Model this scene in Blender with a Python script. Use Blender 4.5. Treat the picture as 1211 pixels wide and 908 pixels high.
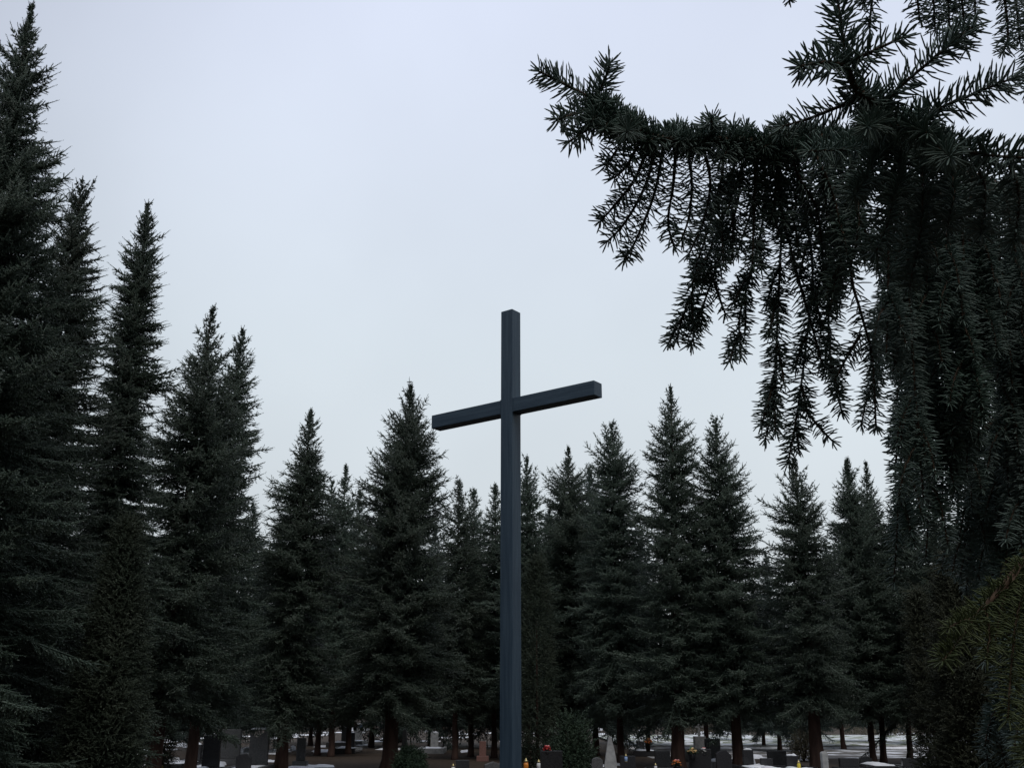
import bpy, bmesh, math, random
import numpy as np
from mathutils import Vector, Matrix

R = math.radians
rng = np.random.default_rng(7)
random.seed(7)
scene = bpy.context.scene
for o in list(bpy.data.objects):
    bpy.data.objects.remove(o)
col = scene.collection

# ------------------------------------------------------------ camera
PITCH, FOC, EYE = 17.6, 1200.0, 1.6
cam_data = bpy.data.cameras.new('camera')
cam = bpy.data.objects.new('camera', cam_data)
col.objects.link(cam)
cam.location = (0, 0, EYE)
cam.rotation_euler = (R(90 + PITCH), 0, 0)
cam_data.sensor_fit = 'HORIZONTAL'
cam_data.sensor_width = 36
cam_data.lens = 36 * FOC / 1211
cam_data.clip_start = 0.05
cam_data.clip_end = 3000
scene.camera = cam

# ------------------------------------------------------------ world, sun, exposure
SUN_EL, SUN_AZ = 60.0, 162.0         # veiled by cloud, high behind the viewer (azimuth from +Y towards +X)
world = bpy.data.worlds.new('World')
scene.world = world
world.use_nodes = True
nt = world.node_tree
nt.nodes.clear()
N = nt.nodes.new
L = nt.links.new
out = N('ShaderNodeOutputWorld')
bg = N('ShaderNodeBackground')
bg.inputs['Strength'].default_value = 0.1
L(bg.outputs[0], out.inputs[0])
sky = N('ShaderNodeTexSky')
sky.sky_type = 'NISHITA'
sky.sun_disc = False
sky.sun_elevation = R(SUN_EL)
sky.sun_rotation = R(SUN_AZ)
tc = N('ShaderNodeTexCoord')
sep = N('ShaderNodeSeparateXYZ')
L(tc.outputs['Generated'], sep.inputs[0])
ramp = N('ShaderNodeValToRGB')               # overcast cloud deck: greyer low down, bluer overhead
ramp.color_ramp.elements[0].position = 0.0
ramp.color_ramp.elements[0].color = (0.735, 0.780, 0.790, 1)
ramp.color_ramp.elements[1].position = 0.62
ramp.color_ramp.elements[1].color = (0.745, 0.81, 0.97, 1)
e = ramp.color_ramp.elements.new(0.33)
e.color = (0.725, 0.80, 0.865, 1)
L(sep.outputs['Z'], ramp.inputs[0])
# brighter part of the cloud deck
dot = N('ShaderNodeVectorMath'); dot.operation = 'DOT_PRODUCT'
bd = Vector((0.12, 1.0, 0.50)).normalized()
dot.inputs[1].default_value = bd
L(tc.outputs['Generated'], dot.inputs[0])
mr = N('ShaderNodeMapRange')
mr.interpolation_type = 'SMOOTHSTEP'
mr.inputs['From Min'].default_value = 0.72
mr.inputs['From Max'].default_value = 0.99
mr.inputs['To Min'].default_value = 6.6
mr.inputs['To Max'].default_value = 10.1
L(dot.outputs['Value'], mr.inputs['Value'])
noise = N('ShaderNodeTexNoise')
noise.inputs['Scale'].default_value = 2.2
noise.inputs['Detail'].default_value = 4
noise.inputs['Roughness'].default_value = 0.5
L(tc.outputs['Generated'], noise.inputs['Vector'])
nm = N('ShaderNodeMapRange')
nm.inputs['From Min'].default_value = 0.3
nm.inputs['From Max'].default_value = 0.7
nm.inputs['To Min'].default_value = 0.915
nm.inputs['To Max'].default_value = 1.045
L(noise.outputs['Fac'], nm.inputs['Value'])
mul = N('ShaderNodeMath'); mul.operation = 'MULTIPLY'
L(mr.outputs[0], mul.inputs[0]); L(nm.outputs[0], mul.inputs[1])
sc = N('ShaderNodeVectorMath'); sc.operation = 'SCALE'
L(ramp.outputs[0], sc.inputs[0]); L(mul.outputs[0], sc.inputs['Scale'])
mx = N('ShaderNodeMixRGB'); mx.inputs[0].default_value = 0.06
L(sc.outputs[0], mx.inputs[1]); L(sky.outputs[0], mx.inputs[2])
L(mx.outputs[0], bg.inputs[0])

sun_data = bpy.data.lights.new('sun', 'SUN')
sun_data.energy = 1.3
sun_data.angle = R(30)
sun_data.color = (1.0, 0.97, 0.93)
sun = bpy.data.objects.new('sun', sun_data)
col.objects.link(sun)
sun.rotation_euler = (R(90 - SUN_EL), 0, R(180 - SUN_AZ))
sun.location = (0, 0, 30)

scene.view_settings.view_transform = 'Standard'
scene.view_settings.look = 'None'
scene.view_settings.gamma = 1
scene.view_settings.use_curve_mapping = False
scene.view_settings.exposure = 0.0
scene.cycles.max_bounces = 5
scene.cycles.diffuse_bounces = 3
scene.cycles.glossy_bounces = 2
scene.cycles.transmission_bounces = 3
scene.cycles.transparent_max_bounces = 4

# ------------------------------------------------------------ helpers
P = R(PITCH)
FWD = Vector((0, math.cos(P), math.sin(P)))
UP = Vector((0, -math.sin(P), math.cos(P)))


def at(px, py, d):
    """the point seen at photo position (px, py) at horizontal distance d ahead"""
    v = FWD + Vector((1, 0, 0)) * ((px - 605.5) / FOC) + UP * (-(py - 454) / FOC)
    v = v * (d / v.y)
    return Vector((v.x, v.y, v.z + EYE))


def px_size(py, d):
    """metres per photo pixel there"""
    el = P + math.atan((454 - py) / FOC)
    fw = d * math.cos(P) + d * math.tan(el) * math.sin(P)
    return fw / FOC


def tag(o, label=None, cat=None, group=None, kind=None):
    if label: o['label'] = label
    if cat: o['category'] = cat
    if group: o['group'] = group
    if kind: o['kind'] = kind
    return o


def empty(name, loc=(0, 0, 0), rz=0.0):
    o = bpy.data.objects.new(name, None)
    o.empty_display_size = 0.2
    col.objects.link(o)
    o.location = loc
    o.rotation_euler = (0, 0, rz)
    return o


def link(name, me, parent=None, loc=None):
    o = bpy.data.objects.new(name, me)
    col.objects.link(o)
    if parent is not None:
        o.parent = parent
    if loc is not None:
        o.location = loc
    return o


def tri_mesh(name, V, T, mat, smooth=False):
    V = np.ascontiguousarray(V, dtype=np.float32)
    T = np.ascontiguousarray(T, dtype=np.int32)
    me = bpy.data.meshes.new(name)
    me.vertices.add(len(V))
    me.vertices.foreach_set('co', V.ravel())
    me.loops.add(T.size)
    me.loops.foreach_set('vertex_index', T.ravel())
    me.polygons.add(len(T))
    me.polygons.foreach_set('loop_start', np.arange(0, T.size, 3, dtype=np.int32))
    me.polygons.foreach_set('loop_total', np.full(len(T), 3, dtype=np.int32))
    if smooth:
        me.polygons.foreach_set('use_smooth', np.ones(len(T), dtype=bool))
    me.update(calc_edges=True)
    me.materials.append(mat)
    return me


class Tris:
    def __init__(self):
        self.V, self.T, self.n = [], [], 0

    def add(self, V, T):
        self.V.append(np.asarray(V, dtype=np.float32))
        self.T.append(np.asarray(T, dtype=np.int64) + self.n)
        self.n += len(V)

    def mesh(self, name, mat, smooth=False):
        return tri_mesh(name, np.concatenate(self.V), np.concatenate(self.T), mat, smooth)


def unit(a):
    return a / np.maximum(np.linalg.norm(a, axis=-1, keepdims=True), 1e-9)


def frame_of(d):
    """two unit vectors across direction d (arrays)"""
    ref = np.where(np.abs(d[:, 2:3]) < 0.9, np.array([[0, 0, 1.0]]), np.array([[1.0, 0, 0]]))
    s = unit(np.cross(d, ref))
    t = np.cross(s, d)
    return s, t


def tube(tr, pts, radii, sides=8):
    pts = np.asarray([tuple(p) for p in pts], dtype=float)
    n = len(pts)
    d = unit(np.gradient(pts, axis=0))
    s, t = frame_of(d)
    a = np.linspace(0, 2 * np.pi, sides, endpoint=False)
    V = (pts[:, None] + np.asarray(radii)[:, None, None] * (s[:, None] * np.cos(a)[None, :, None] + t[:, None] * np.sin(a)[None, :, None])).reshape(-1, 3)
    T = []
    for i in range(n - 1):
        for k in range(sides):
            k2 = (k + 1) % sides
            a0, a1, b0, b1 = i * sides + k, i * sides + k2, (i + 1) * sides + k, (i + 1) * sides + k2
            T += [(a0, b0, a1), (a1, b0, b1)]
    V = np.vstack([V, pts[:1], pts[-1:]])
    c0, c1 = n * sides, n * sides + 1
    for k in range(sides):
        k2 = (k + 1) % sides
        T += [(c0, k, k2), (c1, (n - 1) * sides + k2, (n - 1) * sides + k)]
    tr.add(V, T)


# ------------------------------------------------------------ materials
def mat_new(name):
    m = bpy.data.materials.new(name)
    m.use_nodes = True
    b = m.node_tree.nodes['Principled BSDF']
    return m, m.node_tree, b


def noisy(name, c1, c2, scale=4.0, rough=0.7, spec=0.3, detail=5.0, bump=0.0, bump_scale=30.0, metallic=0.0, per_object=0.0, lo=0.35, hi=0.65, stretch=None):
    m, t, b = mat_new(name)
    n, l = t.nodes.new, t.links.new
    co = n('ShaderNodeTexCoord')
    src = co.outputs['Object']
    if stretch:
        mp = n('ShaderNodeMapping')
        mp.inputs['Scale'].default_value = stretch
        l(src, mp.inputs[0]); src = mp.outputs[0]
    no = n('ShaderNodeTexNoise')
    no.inputs['Scale'].default_value = scale
    no.inputs['Detail'].default_value = detail
    l(src, no.inputs['Vector'])
    r = n('ShaderNodeValToRGB')
    r.color_ramp.elements[0].position = lo
    r.color_ramp.elements[1].position = hi
    r.color_ramp.elements[0].color = (*c1, 1)
    r.color_ramp.elements[1].color = (*c2, 1)
    l(no.outputs['Fac'], r.inputs[0])
    c = r.outputs[0]
    if per_object:
        oi = n('ShaderNodeObjectInfo')
        hs = n('ShaderNodeHueSaturation')
        ma = n('ShaderNodeMapRange')
        ma.inputs['To Min'].default_value = 1 - per_object
        ma.inputs['To Max'].default_value = 1 + per_object
        l(oi.outputs['Random'], ma.inputs['Value'])
        l(ma.outputs[0], hs.inputs['Value'])
        mh = n('ShaderNodeMapRange')
        mh.inputs['To Min'].default_value = 0.5 - per_object * 0.08
        mh.inputs['To Max'].default_value = 0.5 + per_object * 0.08
        l(oi.outputs['Random'], mh.inputs['Value'])
        l(mh.outputs[0], hs.inputs['Hue'])
        l(c, hs.inputs['Color'])
        c = hs.outputs[0]
    l(c, b.inputs['Base Color'])
    b.inputs['Roughness'].default_value = rough
    b.inputs['Specular IOR Level'].default_value = spec
    b.inputs['Metallic'].default_value = metallic
    if bump:
        n2 = n('ShaderNodeTexNoise')
        n2.inputs['Scale'].default_value = bump_scale
        n2.inputs['Detail'].default_value = 6
        l(src, n2.inputs['Vector'])
        bp = n('ShaderNodeBump')
        bp.inputs['Strength'].default_value = bump
        bp.inputs['Distance'].default_value = 0.02
        l(n2.outputs['Fac'], bp.inputs['Height'])
        l(bp.outputs[0], b.inputs['Normal'])
    return m


M = {}
M['spruce'] = noisy('spruce_needles', (0.036, 0.057, 0.038), (0.074, 0.103, 0.074), 1.3, 0.5, 0.5, per_object=0.22)
M['fir_far'] = noisy('far_spruce_needles', (0.03, 0.05, 0.04), (0.06, 0.085, 0.072), 1.0, 0.55, 0.4, per_object=0.2)
M['near_needles'] = noisy('near_spruce_needles', (0.095, 0.150, 0.122), (0.145, 0.200, 0.180), 7.0, 0.55, 0.4)
M['olive_needles'] = noisy('olive_spruce_needles', (0.062, 0.085, 0.030), (0.108, 0.132, 0.058), 7.0, 0.6, 0.3)
M['bark'] = noisy('bark', (0.035, 0.021, 0.017), (0.08, 0.048, 0.038), 6, 0.9, 0.15, bump=0.8, bump_scale=18, stretch=(1, 1, 0.25))
M['twig'] = noisy('twig_bark', (0.045, 0.028, 0.018), (0.09, 0.058, 0.038), 40, 0.8, 0.2)
M['thuja'] = noisy('thuja_sprays', (0.030, 0.037, 0.022), (0.052, 0.058, 0.034), 2.0, 0.7, 0.25, per_object=0.15)
M['thuja_dark'] = noisy('dark_thuja_sprays', (0.026, 0.038, 0.024), (0.046, 0.058, 0.038), 2.0, 0.7, 0.25)
M['bush'] = noisy('bush_leaves', (0.020, 0.038, 0.021), (0.042, 0.066, 0.038), 5.0, 0.6, 0.3, per_object=0.2)
M['bare_bush'] = noisy('bush_twigs', (0.09, 0.08, 0.055), (0.15, 0.14, 0.10), 5.0, 0.8, 0.2, per_object=0.2)
M['granite_dark'] = noisy('dark_granite', (0.016, 0.016, 0.018), (0.04, 0.04, 0.043), 60, 0.25, 0.5, per_object=0.3)
M['granite_grey'] = noisy('grey_granite', (0.065, 0.066, 0.068), (0.13, 0.13, 0.128), 50, 0.5, 0.4, per_object=0.2)
M['granite_red'] = noisy('red_granite', (0.16, 0.08, 0.065), (0.24, 0.13, 0.11), 50, 0.4, 0.5)
M['marble'] = noisy('pale_stone', (0.26, 0.26, 0.26), (0.42, 0.42, 0.41), 9, 0.6, 0.3, per_object=0.1)
M['concrete'] = noisy('concrete', (0.25, 0.245, 0.235), (0.38, 0.37, 0.355), 12, 0.85, 0.2, bump=0.3)
M['snow'] = noisy('snow', (0.72, 0.74, 0.78), (0.86, 0.87, 0.90), 3, 0.75, 0.3, bump=0.3, bump_scale=12)
M['metal'] = noisy('lamp_metal', (0.25, 0.2, 0.1), (0.4, 0.33, 0.16), 20, 0.35, 0.5, metallic=0.8)
M['lettering'] = noisy('gold_lettering', (0.30, 0.22, 0.08), (0.45, 0.34, 0.13), 20, 0.4, 0.5, metallic=0.6)
for nme, c in (('amber', (0.75, 0.25, 0.03)), ('red', (0.5, 0.02, 0.02)), ('yellow', (0.75, 0.6, 0.06)), ('white', (0.8, 0.8, 0.78)), ('blue', (0.35, 0.5, 0.8)), ('green', (0.15, 0.35, 0.1)), ('orange', (0.8, 0.22, 0.04)), ('pink', (0.75, 0.32, 0.3)), ('tan', (0.75, 0.5, 0.22))):
    M[nme] = noisy('coloured_' + nme, tuple(x * 0.75 for x in c), c, 25, 0.35, 0.5)

# painted steel of the cross: rain-streaked along each member
def cross_paint(name, stretch):
    m, t, b = mat_new(name)
    n, l = t.nodes.new, t.links.new
    co = n('ShaderNodeTexCoord')
    mp = n('ShaderNodeMapping'); mp.inputs['Scale'].default_value = stretch
    l(co.outputs['Object'], mp.inputs[0])
    no = n('ShaderNodeTexNoise'); no.inputs['Scale'].default_value = 3; no.inputs['Detail'].default_value = 7
    l(mp.outputs[0], no.inputs['Vector'])
    rp = n('ShaderNodeValToRGB')
    rp.color_ramp.elements[0].position = 0.36; rp.color_ramp.elements[0].color = (0.018, 0.040, 0.066, 1)
    rp.color_ramp.elements[1].position = 0.66; rp.color_ramp.elements[1].color = (0.042, 0.072, 0.102, 1)
    l(no.outputs['Fac'], rp.inputs[0]); l(rp.outputs[0], b.inputs['Base Color'])
    rr = n('ShaderNodeMapRange'); rr.inputs['To Min'].default_value = 0.35; rr.inputs['To Max'].default_value = 0.6
    l(no.outputs['Fac'], rr.inputs['Value']); l(rr.outputs[0], b.inputs['Roughness'])
    b.inputs['Specular IOR Level'].default_value = 0.4
    n2 = n('ShaderNodeTexNoise'); n2.inputs['Scale'].default_value = 45; n2.inputs['Detail'].default_value = 5
    l(co.outputs['Object'], n2.inputs['Vector'])
    bp = n('ShaderNodeBump'); bp.inputs['Strength'].default_value = 0.2; bp.inputs['Distance'].default_value = 0.01
    l(n2.outputs['Fac'], bp.inputs['Height']); l(bp.outputs[0], b.inputs['Normal'])
    return m


M['cross'] = cross_paint('cross_paint', (9, 9, 0.5))
M['cross_arm'] = cross_paint('cross_arm_paint', (0.5, 9, 9))


def patchy(name, base1, base2, snow_lo, snow_hi, scale, pscale=0.35):
    """ground colour with patches of lying snow"""
    m, t, b = mat_new(name)
    n, l = t.nodes.new, t.links.new
    co = n('ShaderNodeTexCoord')
    a = n('ShaderNodeTexNoise'); a.inputs['Scale'].default_value = scale; a.inputs['Detail'].default_value = 8; a.inputs['Roughness'].default_value = 0.7
    l(co.outputs['Object'], a.inputs['Vector'])
    r = n('ShaderNodeValToRGB')
    r.color_ramp.elements[0].position = 0.35; r.color_ramp.elements[0].color = (*base1, 1)
    r.color_ramp.elements[1].position = 0.65; r.color_ramp.elements[1].color = (*base2, 1)
    l(a.outputs['Fac'], r.inputs[0])
    s = n('ShaderNodeTexNoise'); s.inputs['Scale'].default_value = pscale; s.inputs['Detail'].default_value = 9; s.inputs['Roughness'].default_value = 0.62
    l(co.outputs['Object'], s.inputs['Vector'])
    q = n('ShaderNodeMapRange'); q.inputs['From Min'].default_value = snow_lo; q.inputs['From Max'].default_value = snow_hi
    l(s.outputs['Fac'], q.inputs['Value'])
    x = n('ShaderNodeMixRGB'); x.inputs[2].default_value = (0.74, 0.76, 0.80, 1)
    l(q.outputs[0], x.inputs[0]); l(r.outputs[0], x.inputs[1])
    l(x.outputs[0], b.inputs['Base Color'])
    b.inputs['Roughness'].default_value = 0.85
    b.inputs['Specular IOR Level'].default_value = 0.2
    bp = n('ShaderNodeBump'); bp.inputs['Strength'].default_value = 0.5; bp.inputs['Distance'].default_value = 0.03
    l(a.outputs['Fac'], bp.inputs['Height']); l(bp.outputs[0], b.inputs['Normal'])
    return m


M['soil'] = patchy('needle_litter', (0.028, 0.021, 0.015), (0.07, 0.05, 0.036), 0.66, 0.69, 6.0)
M['lawn'] = patchy('frosted_grass', (0.09, 0.12, 0.05), (0.20, 0.22, 0.12), 0.44, 0.56, 3.0, 1.4)
M['asphalt'] = patchy('wet_asphalt', (0.11, 0.105, 0.10), (0.19, 0.18, 0.17), 0.50, 0.62, 2.0, 0.9)


# ------------------------------------------------------------ setting
def sheet(name, x0, x1, y0, y1, z, mat, nx=1, ny=1, amp=0.0):
    bm = bmesh.new()
    g = [[bm.verts.new((x0 + (x1 - x0) * i / nx, y0 + (y1 - y0) * j / ny,
                        z + (amp * random.uniform(-1, 1) if 0 < i < nx and 0 < j < ny else 0))) for i in range(nx + 1)] for j in range(ny + 1)]
    for j in range(ny):
        for i in range(nx):
            bm.faces.new((g[j][i], g[j][i + 1], g[j + 1][i + 1], g[j + 1][i]))
    me = bpy.data.meshes.new(name)
    bm.to_mesh(me); bm.free()
    me.materials.append(mat)
    return tag(link(name, me), kind='structure')


def box_bm(bm, x0, x1, y0, y1, z0, z1):
    v = [bm.verts.new(c) for c in ((x0, y0, z0), (x1, y0, z0), (x1, y1, z0), (x0, y1, z0), (x0, y0, z1), (x1, y0, z1), (x1, y1, z1), (x0, y1, z1))]
    for f in ((0, 3, 2, 1), (4, 5, 6, 7), (0, 1, 5, 4), (1, 2, 6, 5), (2, 3, 7, 6), (3, 0, 4, 7)):
        bm.faces.new([v[i] for i in f])


def bm_mesh(name, bm, mat, bevel=0.0, seg=2, smooth=False):
    if bevel:
        bmesh.ops.bevel(bm, geom=list(bm.edges), offset=bevel, segments=seg, affect='EDGES', profile=0.6)
    bmesh.ops.recalc_face_normals(bm, faces=bm.faces)
    me = bpy.data.meshes.new(name)
    bm.to_mesh(me); bm.free()
    me.materials.append(mat)
    if smooth:
        for p in me.polygons: p.use_smooth = True
    return me


def box(name, x0, x1, y0, y1, z0, z1, mat, parent=None, bevel=0.0):
    bm = bmesh.new()
    box_bm(bm, x0, x1, y0, y1, z0, z1)
    return link(name, bm_mesh(name, bm, mat, bevel), parent)


sheet('ground', -1500, 1500, -1500, 1500, 0.0, M['soil'])
sheet('road', 4.5, 70, 34.5, 42.6, 0.008, M['asphalt'])
tag(box('kerb', 4.5, 70, 42.6, 42.8, 0.0, 0.12, M['concrete'], bevel=0.015), kind='structure')
sheet('lawn', 4.5, 70, 42.8, 59, 0.10, M['lawn'], 60, 16, 0.03)


# ------------------------------------------------------------ spruce generator
def spray_tris(base, dirs, length, wid, nn, nlen, nwid, g, droop=0.0, fan=False):
    """needle-covered twigs. base, dirs: (T,3); length: (T,). returns V, T arrays"""
    Tn = len(base)
    dirs = unit(dirs)
    s, t = frame_of(dirs)
    ang0 = g.uniform(0, 6.28, Tn)
    Vs, Ts = [], []
    # core: three sided spindle
    k = np.arange(3) * 2.0944
    ring = base[:, None] + wid * (s[:, None] * np.cos(k)[None, :, None] + t[:, None] * np.sin(k)[None, :, None])
    tip = base + dirs * length[:, None]
    tip[:, 2] -= droop * length
    core = np.concatenate([ring, tip[:, None]], axis=1)            # T,4,3
    idx = np.arange(Tn)[:, None, None] * 4 + np.array([[0, 1, 3], [1, 2, 3], [2, 0, 3]])[None]
    Vs.append(core.reshape(-1, 3)); Ts.append(idx.reshape(-1, 3))
    off = Tn * 4
    # needles
    u = (np.arange(nn) + 0.5) / nn
    u = u[None] + g.uniform(-0.5, 0.5, (Tn, nn)) / nn
    ph = ang0[:, None] + np.arange(nn)[None] * 2.39996 + g.uniform(-.4, .4, (Tn, nn))
    if fan:
        ph = ang0[:, None] + np.where(np.arange(nn) % 2 == 0, 0.0, math.pi)[None] + g.uniform(-.3, .3, (Tn, nn))
    rad = s[:, None] * np.cos(ph)[..., None] + t[:, None] * np.sin(ph)[..., None]
    nb = base[:, None] + (tip - base)[:, None] * u[..., None]
    fwd = 0.55 + 0.6 * u[..., None]
    nd = unit(rad * 0.9 + dirs[:, None] * fwd)
    side = unit(np.cross(nd, rad)) * (nwid * 0.5)
    ln = nlen * g.uniform(0.7, 1.15, (Tn, nn, 1))
    V = np.stack([nb - side, nb + side, nb + nd * ln], axis=2)      # T,nn,3,3
    Vs.append(V.reshape(-1, 3))
    Ts.append(np.arange(Tn * nn * 3).reshape(-1, 3) + off)
    return np.concatenate(Vs), np.concatenate(Ts)


def spruce_crown(h, z0, prof, seed, spacing=0.085, nn=11, nlen=0.035, nwid=0.011, whorl=0.26, per=7, extra=(), lean=(0, 0), rag=0.3, leader=0.35, cut=None, tw=1.0, droop=0.0):
    """h: tree height, z0: lowest branches, prof(t): crown radius t metres below the tip"""
    g = np.random.default_rng(seed)
    B, D, LN = [], [], []
    lob = g.uniform(0, 6.28, 4)
    z = h - leader * 0.55
    branches = []
    k = 0
    while z > z0:
        t = h - z
        r = prof(t)
        n = per if t > 1.4 else (4 if t < 0.5 else max(5, per // 2 + 1))
        a0 = g.uniform(0, 6.28)
        for i in range(n):
            a = a0 + i * 6.283 / n + g.uniform(-.3, .3)
            lump = 1 + rag * 0.55 * math.sin(3 * a + lob[0] + z * 1.7) + rag * 0.5 * math.sin(2 * a + lob[1] - z * 2.9) + rag * 0.5 * math.sin(5 * a + lob[2] + z * 5.3)
            ln = max(0.07, r * lump * (g.uniform(1 - rag, 1.08) + (0.28 if g.uniform() < 0.12 else 0.0)))
            branches.append((z + g.uniform(-.5, .5) * whorl, a, ln, t))
        z -= whorl * g.uniform(0.75, 1.25) * (1.25 - 0.25 * min(1, t / 2.0))
    for ez, ea, el in extra:
        branches.append((ez, ea, el, h - ez))
    tr = Tris()
    for (bz, a, ln, t) in branches:
        q = min(1.0, 0.42 + 0.42 * t)
        f = t / h
        if cut is not None and cut(a, bz): continue
        e0 = R(58) * (1 - min(1, t / 2.2)) + R(18) * (1 - min(1, f / 0.6)) - R(10) * f + g.normal(0, R(9)) - R(16) * droop
        sag = 0.42 * f * min(1.0, ln)
        up = 0.30 * min(1.0, ln)
        m = max(2, int(ln / spacing))
        tt = np.linspace(0.12, 1.0, m + 1)
        ca, sa = math.cos(a), math.sin(a)
        px_ = ln * tt * math.cos(e0)
        pz_ = ln * (math.sin(e0) * tt - sag * tt ** 1.6 + up * tt ** 3 * 0.6)
        pts = np.stack([px_ * ca, px_ * sa, bz + pz_], 1)
        tang = unit(np.gradient(pts, axis=0))
        perp = np.array([-sa, ca, 0.0])
        if ln > 0.45:
            tube(tr, [(0, 0, bz)] + [tuple(pts[i]) for i in (len(pts) // 2, len(pts) - 1)], [0.006 + 0.012 * ln, 0.005 + 0.006 * ln, 0.003], 3)
        for sgn in (-1, 1):
            dd = tang * 0.7 + perp[None] * sgn * 0.7 + np.array([0, 0, 1])[None] * g.uniform(-0.6, 0.5, (len(tt), 1))
            l_ = (0.13 + 0.34 * ln * (1.08 - tt)) * g.uniform(0.6, 1.35, len(tt)) * q
            l_ = np.clip(l_ * tw, 0.05, 0.42 * tw)
            B.append(pts); D.append(dd); LN.append(l_)
            long = l_ > 0.2                                      # secondary shoots
            if long.any():
                bb = pts[long] + unit(dd[long]) * (l_[long] * 0.5)[:, None]
                d2 = unit(dd[long]) * 0.5 + tang[long] * 0.6 + g.uniform(-.6, .5, (long.sum(), 3))
                B.append(bb); D.append(d2); LN.append(l_[long] * 0.6)
        # drooping / upright fill
        dd = tang * 0.5 + g.uniform(-.5, .5, (len(tt), 3)) + np.array([0, 0, 1.0]) * (0.25 - 0.9 * f)
        B.append(pts); D.append(dd); LN.append(np.clip(0.11 + 0.14 * ln * g.uniform(0.6, 1.4, len(tt)), 0.09, 0.30) * q * tw)
        dd = tang * 0.6 + g.uniform(-.8, .8, (len(tt), 3)) + np.array([0, 0, 1.0]) * (-0.1 - 0.8 * f)
        B.append(pts); D.append(dd); LN.append(np.clip(0.11 + 0.14 * ln * g.uniform(0.6, 1.4, len(tt)), 0.09, 0.30) * q * tw)
        B.append(pts[-1:]); D.append(tang[-1:] + np.array([[0, 0, 0.15]])); LN.append(np.array([0.20 * q + 0.03]))
    # leader
    B.append(np.array([[0, 0, h - leader], [0, 0, h - leader * 0.55]])); D.append(np.array([[0, 0, 1.0], [0.08, 0.05, 1.0]])); LN.append(np.array([leader, leader * 0.5]))
    B = np.concatenate(B); D = np.concatenate(D); LN = np.concatenate(LN)
    V, T = spray_tris(B, D, LN, 0.013, nn, nlen, nwid, g)
    tr.add(V, T)
    V = np.concatenate(tr.V); T = np.concatenate(tr.T)
    V = V + np.stack([V[:, 2] / h * lean[0], V[:, 2] / h * lean[1], np.zeros(len(V))], 1)
    return V, T


def trunk_mesh(h, r0, seed, lean=(0, 0), sides=12):
    g = np.random.default_rng(seed)
    tr = Tris()
    zs = np.concatenate([[-0.05, 0.08, 0.3, 0.8], np.linspace(1.5, h * 0.97, 10)])
    rad = r0 * (1 - zs / h) ** 0.9 + 0.004
    rad[0] *= 1.5; rad[1] *= 1.3; rad[2] *= 1.1
    w = g.uniform(-.015, .015, (len(zs), 2)); w[0] = 0
    pts = np.stack([zs / h * lean[0] + w[:, 0], zs / h * lean[1] + w[:, 1], zs], 1)
    tube(tr, pts, rad, sides)
    if h > 5:                                     # dead stubs low on the stem
        for k in range(9):
            z = g.uniform(0.8, 2.4); a = g.uniform(0, 6.28); ln = g.uniform(.15, .5)
            tube(tr, [(0, 0, z), (math.cos(a) * ln, math.sin(a) * ln, z + g.uniform(-.1, .08))], [0.014, 0.004], 4)
    return tr


def interp_prof(ts, rs):
    ts, rs = np.array(ts), np.array(rs)
    return lambda t: float(np.interp(t, ts, rs))


RING = 'spruces standing around the cemetery'


def spruce(tip_px, tip_py, d, prof_px, label, seed, base_z=1.5, trunk_r=None, extra_px=(), rag=0.3, far=False, trunk_px=None, leader=0.35, group=RING, dens=1.0):
    tip = at(tip_px, tip_py, d)
    h = tip.z
    fwtip = None
    ts, rs = [0.0], [0.03]
    for (py, hw) in prof_px:
        z = at(tip_px, py, d).z
        ts.append(h - z); rs.append(hw * px_size(py, d) * 0.97)
    prof = interp_prof(ts, rs)
    bx = tip.x
    lean = (0.0, 0.0)
    if trunk_px is not None:                       # foot of the trunk seen off the tip's plumb line: the stem leans
        bx = at(trunk_px, 908, d).x
        bx = tip.x + max(-0.6, min(0.6, bx - tip.x))
        lean = (tip.x - bx, 0.0)
    extra = []
    for (py, side, hw) in extra_px:
        extra.append((at(tip_px, py, d).z, 0.0 if side > 0 else math.pi, hw * px_size(py, d)))
    if far:
        V, T = spruce_crown(h, base_z, prof, seed, spacing=0.12, nn=10, nlen=0.055, nwid=0.022, whorl=0.20, per=9, extra=extra, rag=rag, lean=lean, leader=leader)
    else:
        near = d < 21
        V, T = spruce_crown(h, base_z, prof, seed, spacing=(0.062 if near else 0.10) / dens, nn=16 if near else 11, nlen=0.030 if near else 0.042,
                            nwid=0.015 if near else 0.021, whorl=(0.13 if near else 0.16) * (0.85 + 0.4 * ((seed * 37) % 10) / 10), droop=((seed * 53) % 10) / 10 - 0.5, per=12 if near else 11, tw=0.62 if near else 0.85, extra=extra, rag=rag, lean=lean, leader=leader)
    root = empty('spruce_tree', (bx, d, 0))
    tag(root, label, 'spruce', group)
    link('crown', tri_mesh('spruce_crown', V, T, M['spruce']), root)
    r0 = (trunk_r or (0.010 * h + 0.02)) * 0.78
    link('trunk', trunk_mesh(h, r0, seed + 500, lean).mesh('spruce_trunk', M['bark'], True), root)
    return root


def copy_tree(o, parent=None):
    c = o.copy()
    col.objects.link(c)
    c.parent = parent
    for ch in o.children:
        copy_tree(ch, c)
    return c


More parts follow.
